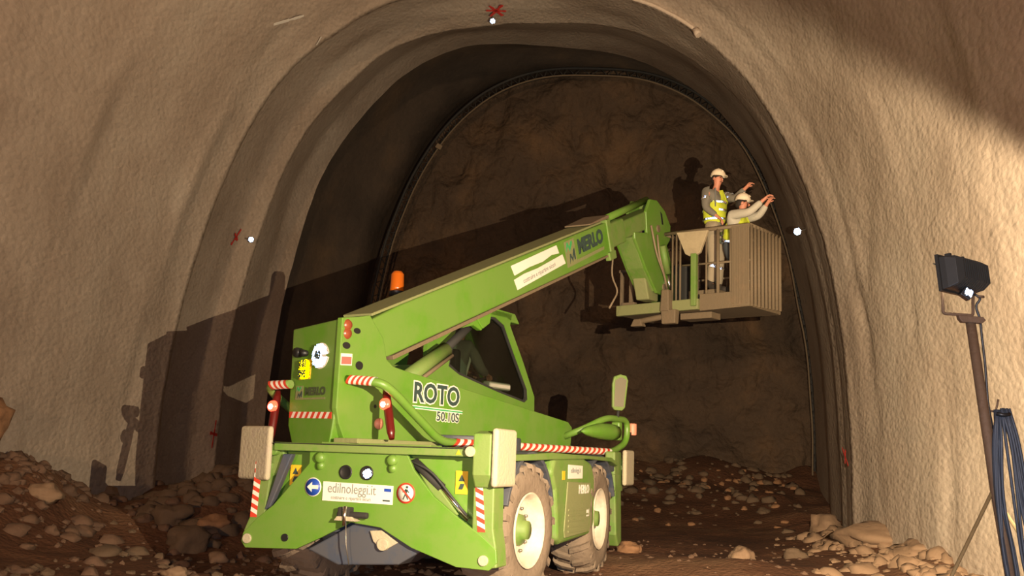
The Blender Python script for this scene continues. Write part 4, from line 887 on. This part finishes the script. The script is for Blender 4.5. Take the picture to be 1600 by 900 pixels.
MB().tube([(-0.02, 7.68, 4.10), (-0.02, 7.82, 3.72)], 0.028, 12).build('tilt_rod', CHROME, boom, TM)
MB().tube([(-0.02, 7.46, 4.50), (-0.02, 7.68, 4.09)], 0.055, 12).build('tilt_cylinder', GREEND, boom, TM)

# ================================================================ raised work platform (cage)
BYAW = R(40); B0 = Vector((2.430, 15.959, 3.45))
BK = empty('work_platform', B0, -BYAW); tag(BK, 'dusty steel work cage held up by the boom head, two workers inside', 'platform')
# local: x right along the cage, y away, z up
XL, XR, DP, HT = -0.88, 1.46, 1.0, 1.24
mb = MB(); mb.prism([(XL, 0.0), (XR, 0.0), (XR, 0.05), (XL, 0.05)], 0.0, DP, 'y'); mb.build('cage_floor', TANM, BK, None, 0.008)
mb = MB(); mb.prism([(XL, -0.02), (0.62, 0.0), (0.62, 0.17), (XL, 0.15)], -0.09, 0.0, 'y'); mb.build('green_beam', GREENV, BK, None, 0.015)
mb = MB(); mb.prism([(0.62, -0.02), (XR, 0.0), (XR, 0.24), (0.62, 0.24)], -0.03, 0.0, 'y'); mb.prism([(XL, 0.0), (XR, 0.0), (XR, 0.20), (XL, 0.2)], DP, DP + 0.02, 'y'); mb.build('toe_board', TANM, BK, None, 0.008)
def bar(a, b, r=0.022, name='rail', material=TANM): return MB().tube([a, b], r, 8).build(name, material, BK)
bar((-0.02, 0, HT + 0.02), (XR, 0, HT), 0.030, 'top_rail'); bar((XL, DP, HT), (XR, DP, HT), 0.028, 'top_rail'); bar((XR, 0, HT), (XR, DP, HT), 0.028, 'top_rail'); bar((-0.02, 0, HT + 0.02), (-0.02, DP, HT), 0.028, 'top_rail')
bar((0.3, 0, 0.72), (XR, 0, 0.70), 0.018, 'middle_rail'); bar((XL, DP, 0.66), (XR, DP, 0.66), 0.018, 'middle_rail')
for x in (0.12, 0.19, 0.26, 0.46, 0.72, 0.92, 1.13): bar((x, 0, 0.1), (x, 0, HT), 0.016 if x != 0.92 else 0.028, 'post')
for x in (XL, -0.45, 0.0, 0.35, 0.7, 1.05, XR): bar((x, DP, 0.05), (x, DP, HT), 0.02, 'post')
mb = MB(); mb.box((XL + 0.04, 0.02, 0.38), (0.05, 0.05, 0.72)); mb.box((XL + 0.22, 0.02, 0.38), (0.06, 0.05, 0.72)); mb.box((XL + 0.12, 0.02, 0.73), (0.26, 0.05, 0.05)); mb.box((XL + 0.2, 0.0, 0.12), (0.24, 0.08, 0.16)); mb.build('end_frame', TANM, BK, None, 0.006)
# slatted end panel on the right
mb = MB(); mb.prism([(1.16, 0.02), (1.46, 0.0), (1.46, HT), (1.16, HT)], -0.035, -0.02, 'y'); o = mb.build('side_sheet', TANM, BK, None, 0.006)
for k in range(9): bar((XR + 0.01, 0.02 + k * 0.12, 0.0 + k * 0.006), (XR + 0.01, 0.02 + k * 0.12, HT + 0.0), 0.026, 'slat')
mb = MB()
for k in range(4): mb.prism([(1.185 + k * 0.075, 0.05), (1.205 + k * 0.075, 0.05), (1.205 + k * 0.075, HT - 0.03), (1.185 + k * 0.075, HT - 0.03)], -0.05, -0.035, 'y')
mb.build('sheet_rib', TANM, BK, None, 0.003)
# funnel shaped attachment plate and green upright
mb = MB(); mb.prism([(0.24, HT + 0.0), (0.80, HT - 0.02), (0.66, 0.88), (0.58, 0.84), (0.47, 0.84), (0.40, 0.88)], -0.10, -0.04, 'y'); mb.build('gusset_plate', mat('cream_dust_steel', (0.42, 0.33, 0.2), 0.8, 0, var=0.3), BK, None, 0.01)
mb = MB(); mb.box((0.56, -0.09, 0.46), (0.09, 0.08, 0.82)); mb.build('green_upright', GREEND, BK, None, 0.01)
mb = MB(); mb.box((0.10, -0.13, 0.16), (0.16, 0.16, 0.34), taper=0.8); mb.box((0.16, -0.13, -0.10), (0.24, 0.12, 0.22), taper=1.1); mb.cyl((-0.42, -0.13, -0.14), (0.1, -0.13, -0.08), 0.045); mb.box((-0.42, -0.13, -0.16), (0.22, 0.14, 0.12), taper=0.6)
mb.build('tilt_bracket', TANM, BK, None, 0.015)
mb = MB(); mb.box((0.45, 0.3, -0.06), (0.55, 0.3, 0.10)); mb.build('underside_box', TANM, BK, None, 0.01)
mb = MB(); mb.box((-0.12, 0.6, 0.45), (0.5, 0.35, 0.78)); o = mb.build('tool_crate', BLACKM, None, Matrix.Identity(4), 0.03); o.location = B0 + Matrix.Rotation(-BYAW, 3, 'Z') @ Vector((0, 0, 0)); o.rotation_euler = (0, 0, -BYAW)
tag(o, 'black equipment case standing in the raised cage behind the boom head', 'case')
bpt = Matrix.Translation(B0) @ Matrix.Rotation(-BYAW, 4, 'Z')
def hang_tube(path, r, name, material, lab, cat):
    o = MB().tube([bpt @ Vector(p) for p in path], r, 8).build(name, material); return tag(o, lab, cat)
hang_tube(smooth_path([(-0.55, 0.9, 1.27), (-0.2, 0.5, 1.36), (0.15, 0.25, 1.30), (0.3, 0.1, 1.275)], 0.1), 0.03, 'hose', HOSEB, 'black hose lying over the top rail of the raised cage', 'hose')

# ================================================================ people
def skin_mesh(name, pts, edges, radii, material, parent, sub=2, root=0):
    me = bpy.data.meshes.new(name); me.from_pydata([tuple(p) for p in pts], edges, []); o = bpy.data.objects.new(name, me); COL.objects.link(o)
    sk = o.modifiers.new('skin', 'SKIN'); sk.use_smooth_shade = True
    sb = o.modifiers.new('sub', 'SUBSURF'); sb.levels = sub; sb.render_levels = sub
    if not me.skin_vertices: me.attributes.new('skin', 'FLOAT', 'POINT')
    for i, v in enumerate(me.skin_vertices[0].data):
        r_ = radii[i]; v.radius = (r_, r_) if not isinstance(r_, tuple) else r_; v.use_root = (i == root)
    bpy.context.view_layer.update()
    ev = o.evaluated_get(bpy.context.evaluated_depsgraph_get()); m2 = bpy.data.meshes.new_from_object(ev)
    bpy.data.objects.remove(o); bpy.data.meshes.remove(me)
    m2.materials.clear(); m2.materials.append(material)
    for p in m2.polygons: p.use_smooth = True
    o = bpy.data.objects.new(name, m2); COL.objects.link(o); o.parent = parent; return o
def person(root, J, shirt, trousers, vest, name_helm=True, stripes_=True, vest_mat=VEST):
    """J: joints in root space: pelvis, waist, chest, neck, head, shoulderL/R, elbowL/R, wristL/R, hipL/R, kneeL/R, ankleL/R ; face: look vector"""
    V = {k: Vector(v) for k, v in J.items()}
    look = V['face'].normalized(); up = (V['head'] - V['neck']).normalized(); rt_ = look.cross(up).normalized()
    pts = []; ed = []; rad = []; ix = {}
    def A(k, p, r, to=None):
        ix[k] = len(pts); pts.append(Vector(p)); rad.append(r)
        if to: ed.append((ix[to], ix[k]))
    A('pelvis', V['pelvis'], (0.13, 0.10)); A('waist', V['waist'], (0.125, 0.09), 'pelvis'); A('chest', V['chest'], (0.15, 0.10), 'waist')
    A('neck', V['neck'], 0.052, 'chest'); A('jaw', V['neck'].lerp(V['head'], 0.5) + look * 0.012, 0.058, 'neck'); A('head', V['head'], 0.088, 'jaw'); A('crown', V['head'] + up * 0.07 - look * 0.01, 0.070, 'head')
    for s_ in 'LR':
        A('sh' + s_, V['shoulder' + s_], 0.062, 'chest'); A('el' + s_, V['elbow' + s_], 0.042, 'sh' + s_); A('wr' + s_, V['wrist' + s_], 0.028, 'el' + s_)
        d = (V['wrist' + s_] - V['elbow' + s_]).normalized(); side_ = d.cross(Vector((0, 0, 1)));
        if side_.length < 0.2: side_ = d.cross(look)
        side_.normalize(); nrm = side_.cross(d)
        A('pa' + s_, V['wrist' + s_] + d * 0.05, (0.034, 0.018), 'wr' + s_)
        for i, (o_, L_) in enumerate(((-0.030, 0.070), (-0.010, 0.082), (0.011, 0.076), (0.031, 0.058))):
            b_ = V['wrist' + s_] + d * 0.092 + side_ * o_
            A('f%s%d' % (s_, i), b_, 0.009, 'pa' + s_); A('g%s%d' % (s_, i), b_ + d * L_ * 0.55 - nrm * L_ * 0.25, 0.0085, 'f%s%d' % (s_, i)); A('h%s%d' % (s_, i), b_ + d * L_ * 0.75 - nrm * L_ * 0.75, 0.0075, 'g%s%d' % (s_, i))
        tb = V['wrist' + s_] + d * 0.045 - side_ * 0.042; A('t' + s_, tb, 0.011, 'pa' + s_); A('u' + s_, tb + d * 0.04 - side_ * 0.018 - nrm * 0.02, 0.009, 't' + s_)
        A('hi' + s_, V['hip' + s_], 0.088, 'pelvis'); A('kn' + s_, V['knee' + s_], 0.058, 'hi' + s_); A('ca' + s_, V['knee' + s_].lerp(V['ankle' + s_], 0.35), 0.056, 'kn' + s_); A('an' + s_, V['ankle' + s_], 0.038, 'ca' + s_)
        ft = V['foot']; A('to' + s_, V['ankle' + s_] + ft.normalized() * 0.15 + Vector((0, 0, -0.05)), 0.034, 'an' + s_)
    body = skin_mesh('body', pts, ed, rad, SKIN, root)
    # face and ears
    h = V['head']
    mb = MB()
    mb.tube([h + look * 0.082 + up * 0.02, h + look * 0.108 - up * 0.018, h + look * 0.085 - up * 0.03], [0.008, 0.014, 0.010], 8)
    for s_ in (-1, 1): mb.lathe([(0.001, -0.008), (0.02, -0.006), (0.028, 0.0), (0.02, 0.008), (0.001, 0.008)], h + rt_ * s_ * 0.088 - up * 0.005, rt_, 12)
    mb.build('nose_and_ears', SKIN, body)
    mb = MB()
    for s_ in (-1, 1): mb.lathe([(0.001, 0.010), (0.008, 0.008), (0.011, 0.0)], h + look * 0.082 + rt_ * s_ * 0.032 + up * 0.015, look, 10)
    mb.tube([h + look * 0.082 - up * 0.052 - rt_ * 0.022, h + look * 0.088 - up * 0.053, h + look * 0.082 - up * 0.052 + rt_ * 0.022], 0.005, 6)
    mb.build('eyes_and_mouth', HAIR, body)
    # hair at the back
    prof = [(0.001, 0.085)] + [(0.098 * math.sin(R(a)), 0.085 * math.cos(R(a))) for a in (20, 45, 70, 90, 110)]
    MB().lathe(prof, h - look * 0.022 - up * 0.0, (up * 0.8 - look * 0.75), 20).build('hair', HAIR, body)
    # clothes on the same bones
    def cloth(nm, keys, links, rr, mt_, sub=2): 
        return skin_mesh(nm, [k if isinstance(k, Vector) else V[k] for k in keys], links, [tuple(1.12 * q_ for q_ in r_) if isinstance(r_, tuple) else 1.12 * r_ for r_ in rr], mt_, root, sub)
    k_ = ['waist', 'chest', V['chest'].lerp(V['neck'], 0.55), 'shoulderL', 'elbowL', V['elbowL'].lerp(V['wristL'], 0.9), 'shoulderR', 'elbowR', V['elbowR'].lerp(V['wristR'], 0.9), 'pelvis']
    cloth('shirt', k_, [(0, 1), (1, 2), (1, 3), (3, 4), (4, 5), (1, 6), (6, 7), (7, 8), (0, 9)], [(0.15, 0.115), (0.17, 0.125), 0.09, 0.082, 0.060, 0.045, 0.082, 0.060, 0.045, (0.15, 0.12)], shirt)
    cloth('trousers', ['pelvis', V['pelvis'].lerp(V['waist'], 0.85), 'hipL', 'kneeL', 'ankleL', 'hipR', 'kneeR', 'ankleR'], [(0, 1), (0, 2), (2, 3), (3, 4), (0, 5), (5, 6), (6, 7)], [(0.155, 0.125), (0.148, 0.115), 0.105, 0.078, 0.064, 0.105, 0.078, 0.064], trousers)
    for s_ in 'LR':
        a = V['ankle' + s_]; f_ = V['foot'].normalized()
        MB().tube([a + Vector((0, 0, 0.10)), a + Vector((0, 0, -0.0)), a + f_ * 0.04 + Vector((0, 0, -0.045)), a + f_ * 0.14 + Vector((0, 0, -0.055)), a + f_ * 0.20 + Vector((0, 0, -0.06))], [0.062, 0.062, 0.060, 0.052, 0.035], 12).build('boot', BOOT, root)
    if vest:
        cloth('hi_vis_vest', [V['waist'].lerp(V['pelvis'], 0.80), 'waist', 'chest', V['chest'].lerp(V['shoulderL'], 0.62) , V['chest'].lerp(V['shoulderR'], 0.62), V['chest'].lerp(V['neck'], 0.5)], [(0, 1), (1, 2), (2, 3), (2, 4), (2, 5)],
              [(0.185, 0.15), (0.178, 0.142), (0.195, 0.15), 0.105, 0.105, 0.085], vest_mat)
    return V
def band(c, ax, rx, ry, h_, parent, name='reflective_band', look=Vector((0, 1, 0)), rows=None):
    """elliptic grey tape round a limb or torso, faced with little cube corners"""
    ax = Vector(ax).normalized(); a = look - ax * look.dot(ax)
    if a.length < 0.1: a = ax.orthogonal()
    a.normalize(); b = ax.cross(a); mb = MB(); n = 36; P = []
    for k in range(n):
        t = 2 * math.pi * k / n; q = Vector(c) + a * ry * math.cos(t) + b * rx * math.sin(t)
        P += [q - ax * h_ / 2, q + ax * h_ / 2]
    mb.add(P, [(2 * k, 2 * ((k + 1) % n), 2 * ((k + 1) % n) + 1, 2 * k + 1) for k in range(n)], 0, True)
    o = mb.build(name, GREYL, parent); s_ = o.modifiers.new('t', 'SOLIDIFY'); s_.thickness = 0.004; o['label'] = 'silver reflective band'
    rm = MB(); per = math.pi * (rx + ry); L = 0.012; st = L * 1.35; m_ = int(per / st)
    for k in range(m_):
        t = 2 * math.pi * k / m_; nd = (a * math.cos(t) / ry + b * math.sin(t) / rx).normalized()
        q = Vector(c) + a * (ry + 0.002) * math.cos(t) + b * (rx + 0.002) * math.sin(t)
        e1 = ax; e2 = nd.cross(ax)
        es = [(nd * (1 / math.sqrt(3)) + (e1 * math.cos(2 * math.pi * j / 3) + e2 * math.sin(2 * math.pi * j / 3)) * math.sqrt(2 / 3)) * L for j in range(3)]
        r_ = int(h_ / (L * 1.25))
        for i in range(r_):
            cc_ = q + ax * ((i - (r_ - 1) / 2) * L * 1.25)
            for j in range(3):
                e, f = es[j], es[(j + 1) % 3]; rm.add([cc_, cc_ + e, cc_ + e + f, cc_ + f], [(0, 1, 2, 3)])
    rm.build('reflective_beads', RETRO, o); return o
def helmet(parent, h, up, look, sc=1.0):
    up = up.normalized(); look = look.normalized()
    mb = MB(); prof = [(0.125 * sc, -0.005)] + [(0.122 * sc * math.cos(R(a)), 0.125 * sc * math.sin(R(a))) for a in (0, 15, 30, 45, 60, 75, 89.5)]
    mb.lathe(prof, h + up * 0.03, up, 32)
    P = []; rt_ = look.cross(up)
    for k in range(13):
        a = R(-75 + 150 * k / 12); d = look * math.cos(a) + rt_ * math.sin(a); c = h + up * 0.03
        P += [c + d * 0.118 * sc, c + d * (0.125 + 0.045 * math.cos(a)) * sc - up * 0.012]
    F = [(2 * k, 2 * k + 1, 2 * k + 3, 2 * k + 2) for k in range(12)]; mb.add(P, F, 0, True)
    o = mb.build('helmet', HELM, parent); s_ = o.modifiers.new('t', 'SOLIDIFY'); s_.thickness = 0.005
    MB().tube([h + up * 0.03 - look * 0.11 * sc + up * 0.06 * sc, h + up * (0.03 + 0.13 * sc), h + up * 0.03 + look * 0.11 * sc + up * 0.06 * sc], 0.008, 8).build('helmet_ridge', HELM, o)
    return o
# worker standing on the left in the cage: faces right, arm stretched to the wall
def cagep(x, y, z): return bpt @ Vector((x, y, z))
fl = 0.05
MB().box((0.50, 0.55, 0.20), (0.50, 0.55, 0.32)).build('step_box', TANM, BK, None, 0.01)
MB().box((0.96, 0.52, 0.11), (0.38, 0.55, 0.14)).build('step_box', TANM, BK, None, 0.01)
r1 = empty('person', cagep(0.56, 0.55, 0.36), -BYAW); tag(r1, 'person in white helmet and hi-vis vest standing in the raised cage, left of the other', 'person', 'workers in the raised cage')
J1 = dict(pelvis=(0, 0, 1.02), waist=(0.0, 0, 1.22), chest=(0.0, 0.0, 1.48), neck=(0.03, 0, 1.70), head=(0.06, 0, 1.84), face=(0.95, -0.30, -0.1), foot=(1, -0.3, 0),
          shoulderL=(0.05, 0.20, 1.61), elbowL=(0.28, 0.16, 1.52), wristL=(0.50, 0.10, 1.66), shoulderR=(-0.04, -0.20, 1.60), elbowR=(-0.02, -0.26, 1.33), wristR=(0.18, -0.24, 1.16),
          hipL=(0, 0.10, 0.95), kneeL=(0.03, 0.11, 0.53), ankleL=(0.0, 0.12, 0.10), hipR=(0, -0.10, 0.95), kneeR=(0.04, -0.11, 0.53), ankleR=(0.0, -0.12, 0.10))
V1 = person(r1, J1, SHIRT, TROU, True)
helmet(r1, V1['head'] + Vector((0, 0, 0.02)), Vector((0.08, 0, 1)), Vector((0.95, -0.3, 0)))
for z_ in (1.17, 1.31, 1.44): band((0, 0, z_), (0, 0, 1), 0.186, 0.160, 0.034, r1)
for f in (0.25, 0.6): band(Vector(J1['shoulderL']).lerp(Vector(J1['elbowL']), f), Vector(J1['elbowL']) - Vector(J1['shoulderL']), 0.066, 0.066, 0.034, r1)
for f in (0.45,): band(Vector(J1['shoulderR']).lerp(Vector(J1['elbowR']), f), Vector(J1['elbowR']) - Vector(J1['shoulderR']), 0.066, 0.066, 0.034, r1)
for s_ in (-1, 1):
    MB().box((0.0, 0, 0), (0.006, 0.045, 0.30)).build('shoulder_band', GREYL, r1, Matrix.Translation((0.10, -0.165, 1.50)) @ Matrix.Rotation(R(60), 4, 'Z'))
    break
r2 = empty('person', cagep(0.93, 0.52, 0.18), -BYAW); tag(r2, 'person in white helmet and yellow vest stooping in the raised cage, reaching right', 'person', 'workers in the raised cage')
J2 = dict(pelvis=(-0.05, 0, 0.86), waist=(-0.03, 0, 1.02), chest=(0.06, 0.0, 1.24), neck=(0.12, 0, 1.42), head=(0.14, 0, 1.55), face=(0.9, 0.4, -0.15), foot=(1, 0.2, 0),
          shoulderL=(0.10, 0.19, 1.36), elbowL=(0.34, 0.16, 1.36), wristL=(0.52, 0.08, 1.52), shoulderR=(0.08, -0.20, 1.34), elbowR=(0.36, -0.22, 1.33), wristR=(0.56, -0.14, 1.52),
          hipL=(-0.05, 0.10, 0.80), kneeL=(0.16, 0.13, 0.46), ankleL=(0.0, 0.13, 0.10), hipR=(-0.05, -0.10, 0.80), kneeR=(0.16, -0.12, 0.46), ankleR=(0.0, -0.12, 0.10))
V2 = person(r2, J2, PALE, TROUD, True)
helmet(r2, V2['head'] + Vector((0, 0, 0.02)), Vector((0.15, 0, 1)), Vector((0.9, 0.4, 0)))
band((-0.035, 0, 0.95), (0.1, 0, 1), 0.190, 0.166, 0.06, r2)
band((0.02, 0, 1.15), (0.35, 0, 1), 0.188, 0.160, 0.05, r2)
band((-0.04, 0, 1.05), (0.2, 0, 1), 0.186, 0.162, 0.05, r2)
for s_ in 'LR': band(Vector(J2['knee' + s_]).lerp(Vector(J2['ankle' + s_]), 0.3), Vector(J2['ankle' + s_]) - Vector(J2['knee' + s_]), 0.070, 0.070, 0.05, r2)
for s_ in 'LR': band(Vector(J1['knee' + s_]).lerp(Vector(J1['ankle' + s_]), 0.3), Vector(J1['ankle' + s_]) - Vector(J1['knee' + s_]), 0.070, 0.070, 0.05, r1)
# operator in the cab
mt_op = Matrix.Translation(M0) @ Matrix.Rotation(-YW, 4, 'Z') @ TM
r3 = empty('person', mt_op @ Vector((-0.77, 3.0, 1.44)), -R(32)); tag(r3, 'person seated in the telehandler cab behind the side window, grey vest with pale stripe', 'person')
J3 = dict(pelvis=(0, -0.08, 0.44), waist=(0, -0.07, 0.60), chest=(0.0, -0.02, 0.84), neck=(0, 0.02, 1.02), head=(0, 0.05, 1.14), face=(0.1, 0.95, 0.15), foot=(0, 1, 0),
          shoulderL=(-0.19, 0.0, 0.97), elbowL=(-0.22, 0.22, 0.75), wristL=(-0.14, 0.45, 0.72), shoulderR=(0.19, 0.0, 0.97), elbowR=(0.22, 0.22, 0.72), wristR=(0.16, 0.44, 0.68),
          hipL=(-0.1, 0.0, 0.42), kneeL=(-0.13, 0.44, 0.44), ankleL=(-0.12, 0.60, 0.10), hipR=(0.1, 0.0, 0.42), kneeR=(0.13, 0.44, 0.44), ankleR=(0.12, 0.60, 0.10))
V3 = person(r3, J3, SHIRT, TROU, True, vest_mat=mat('dull_grey_vest', (0.25, 0.27, 0.22), 0.8))
MB().tube([(0.16, -0.02, 0.62), (0.185, 0.02, 0.8), (0.15, 0.04, 0.98)], 0.016, 8).build('vest_stripe', SEATM, r3)

# ================================================================ floodlight stand
LS = empty('floodlight_stand', (1.902, 3.68, -0.17)); tag(LS, 'black halogen floodlight on a leaning rusty post in front of the right wall', 'floodlight')
li = Matrix.Translation(-LS.location + Vector((-0.028, 0, 0)))
wv = Vector((0.867, 0.5, 0)).normalized(); hv = wv.cross(LN).normalized()
LMt = Matrix((-lw, lh, -LM)).transposed().to_4x4(); LMt.translation = LAMP   # local z = away from the light direction (back of housing)
LMt = Matrix.Translation(-LS.location) @ LMt
mb = MB(); P = []
W_, H_ = 0.098, 0.062
rings = [(W_, H_, 0.004), (W_ * 0.98, H_ * 0.96, 0.03), (W_ * 0.90, H_ * 0.80, 0.065), (W_ * 0.78, H_ * 0.55, 0.085)]
for a, b, z in rings: P += [Vector((-a, -b, z)), Vector((a, -b, z)), Vector((a, b, z)), Vector((-a, b, z))]
F = [(i * 4 + k, i * 4 + (k + 1) % 4, i * 4 + 4 + (k + 1) % 4, i * 4 + 4 + k) for i in range(3) for k in range(4)] + [(12, 13, 14, 15), (0, 3, 2, 1)]
mb.add(P, F, 0, False); hs_ = mb.build('lamp_housing', LAMPB, LS, LMt, 0.004)
mb = MB()
for k in range(13):
    x = -0.086 + k * 0.0143; mb.prism([(-0.060, 0.02), (0.060, 0.02), (0.055, 0.065), (0.034, 0.094), (-0.034, 0.094), (-0.055, 0.065)], x - 0.002, x + 0.002, 'x')
mb.build('cooling_fin', LAMPB, hs_, LMt)
mb = MB()
for a0, a1, b0, b1 in ((-0.107, 0.107, H_, H_ + 0.007), (-0.107, 0.107, -H_ - 0.007, -H_), (-0.107, -W_, -H_, H_), (W_, 0.107, -H_, H_)): mb.box(((a0 + a1) / 2, (b0 + b1) / 2, 0.004), (a1 - a0, b1 - b0, 0.012))
mb.build('lamp_rim', LAMPB, hs_, LMt)
MB().box((0, -0.004, 0.002), (2 * W_ - 0.002, 2 * H_ + 0.004, 0.003)).build('lamp_glass', GLOW, hs_, LMt)
# added flat shield in the cutoff plane, put in to cut off the beam
hd0 = LAMP + LM * 0.014 + lh * 0.035; up_in = lh - LN * lh.dot(LN); fdir = (LM - LN * LM.dot(LN)).normalized(); wdir = LN.cross(fdir).normalized()
base = hd0 - LN * 0.0014
def on_plane(p): return p - LN * ((p - base).dot(LN))
v00 = on_plane(LAMP - lw * 0.062 - LM * 0.004 + lh * 0.05); v01 = on_plane(LAMP + lw * 0.107 - LM * 0.004 + lh * 0.05)
vis = [v00 - fdir * 0.03, v01 - fdir * 0.03, v01 + fdir * 0.032, v00 + fdir * 0.032]
mb = MB(); mb.add([p - LS.location for p in vis] + [p - LN * 0.003 - LS.location for p in vis], [(0, 1, 2, 3), (7, 6, 5, 4), (0, 4, 5, 1), (1, 5, 6, 2), (2, 6, 7, 3), (3, 7, 4, 0)])
mb.build('added_light_shield', LAMPB, LS)
for x in (-0.055, 0.035): MB().box((x, H_ + 0.012, 0.012), (0.012, 0.014, 0.022)).build('clip', LAMPB, hs_, LMt)
ca = li @ Vector((1.615, 3.72, 1.77)); cb = li @ Vector((1.615, 3.72, 1.68)); cc = li @ Vector((1.725, 3.72, 1.675)); cd_ = li @ Vector((1.728, 3.72, 1.765))
MB().tube(smooth_path([ca, cb, cc, cd_], 0.01, 3), 0.006, 8).build('lamp_yoke', RUST, LS)
MB().box(li @ Vector((1.690, 3.690, 1.752)), (0.040, 0.03, 0.040), Matrix.Rotation(R(35), 3, 'Y')).build('junction_box', BLACK, LS, None, 0.003)
jd = (Vector((0, 0, 1.1)) - Vector((1.69, 3.67, 1.75))).normalized()
o = retro('reflective_label', retro_cells(li @ Vector((1.690, 3.668, 1.752)), (1, 0, -0.5), (0, -1, 0), jd, 0.004, lambda x, y: abs(x) < 0.014 and abs(y) < 0.010, 0.02), jd, 0.004, RETRO, LS); o['label'] = 'small white shining label'
MB().prism([(1.648, 1.668), (1.738, 1.664), (1.748, 1.652), (1.734, 1.640), (1.661, 1.642), (1.651, 1.655)], 3.665, 3.69, 'y').build('cross_plate', RUST, LS, li, 0.003)
MB().tube([li @ Vector((1.700, 3.69, 1.660)), li @ Vector((1.765, 3.685, 1.05)), li @ Vector((1.93, 3.68, -0.17))], [0.017, 0.019, 0.022], 14).build('post', RUST, LS)
MB().tube([li @ Vector(q) for q in smooth_path([(1.72, 3.69, 1.75), (1.745, 3.69, 1.735), (1.725, 3.70, 1.71), (1.742, 3.70, 1.66), (1.745, 3.70, 1.60), (1.753, 3.70, 1.5), (1.757, 3.70, 1.36), (1.772, 3.70, 1.25)], 0.02)], 0.0045, 8).build('lamp_cable', BLACK, LS)
MB().tube([li @ Vector((1.73, 3.69, 1.742)), li @ Vector((1.755, 3.69, 1.742))], 0.005, 8).build('cable_clamp', RUST, LS)
MB().tube([li @ Vector((1.775, 3.69, 1.08)), li @ Vector((1.47, 3.69, 0.50)), li @ Vector((1.15, 3.69, -0.17))], 0.007, 8).build('brace', WOOD, LS)
MB().tube([li @ Vector((1.79, 3.74, 1.02)), li @ Vector((2.06, 3.74, 0.60)), li @ Vector((2.56, 3.74, -0.12))], 0.007, 8).build('brace', WOOD, LS)
MB().tube([li @ Vector(q) for q in smooth_path([(1.75, 3.70, 1.33), (1.78, 3.70, 1.325), (1.79, 3.70, 1.345), (1.795, 3.70, 1.37)], 0.01)], 0.004, 6).build('hook', RUST, LS)
# coil of cables hanging on the post
CC = empty('cable_coil', (1.84, 3.65, 0.6)); tag(CC, 'blue grey cable coil hanging down the floodlight post', 'cable')
rnd = random.Random(5)
for k in range(8):
    x0 = 1.768 + 0.004 * k; sp_ = 0.012 + 0.006 * (k % 4); bot = 0.55 - 0.06 * k; ox = 0.006 * (k - 4)
    pts = [(x0 - 0.01, 3.65, 1.33), (x0 - sp_, 3.645, 1.22), (x0 + 0.005 - sp_, 3.645 + 0.004 * k, 1.02), (x0 + ox + 0.04 - sp_ * 1.4, 3.645, 0.8), (x0 + ox + 0.07 - sp_, 3.65, bot + 0.1), (x0 + ox + 0.09, 3.65, bot), (x0 + ox + 0.11 + sp_, 3.645, bot + 0.1),
           (x0 + ox + 0.07 + sp_, 3.64, 0.8), (x0 + 0.03 + sp_, 3.64, 1.02), (x0 + 0.012 + sp_, 3.64, 1.22), (x0 + 0.006, 3.645, 1.335)]
    pts = [(p[0] + rnd.uniform(-0.006, 0.006), p[1] + rnd.uniform(-0.006, 0.006), p[2]) for p in pts]
    MB().tube([Vector(q) - CC.location for q in smooth_path(pts, 0.09, 4)], 0.0055, 7).build('cable_loop', CABLE, CC)
MB().tube([Vector(q) - CC.location for q in [(1.757, 3.64, 1.315), (1.78, 3.63, 1.31), (1.805, 3.64, 1.315)]], 0.007, 6).build('cable_tie', BLACK, CC)

CC.location.x -= 0.028
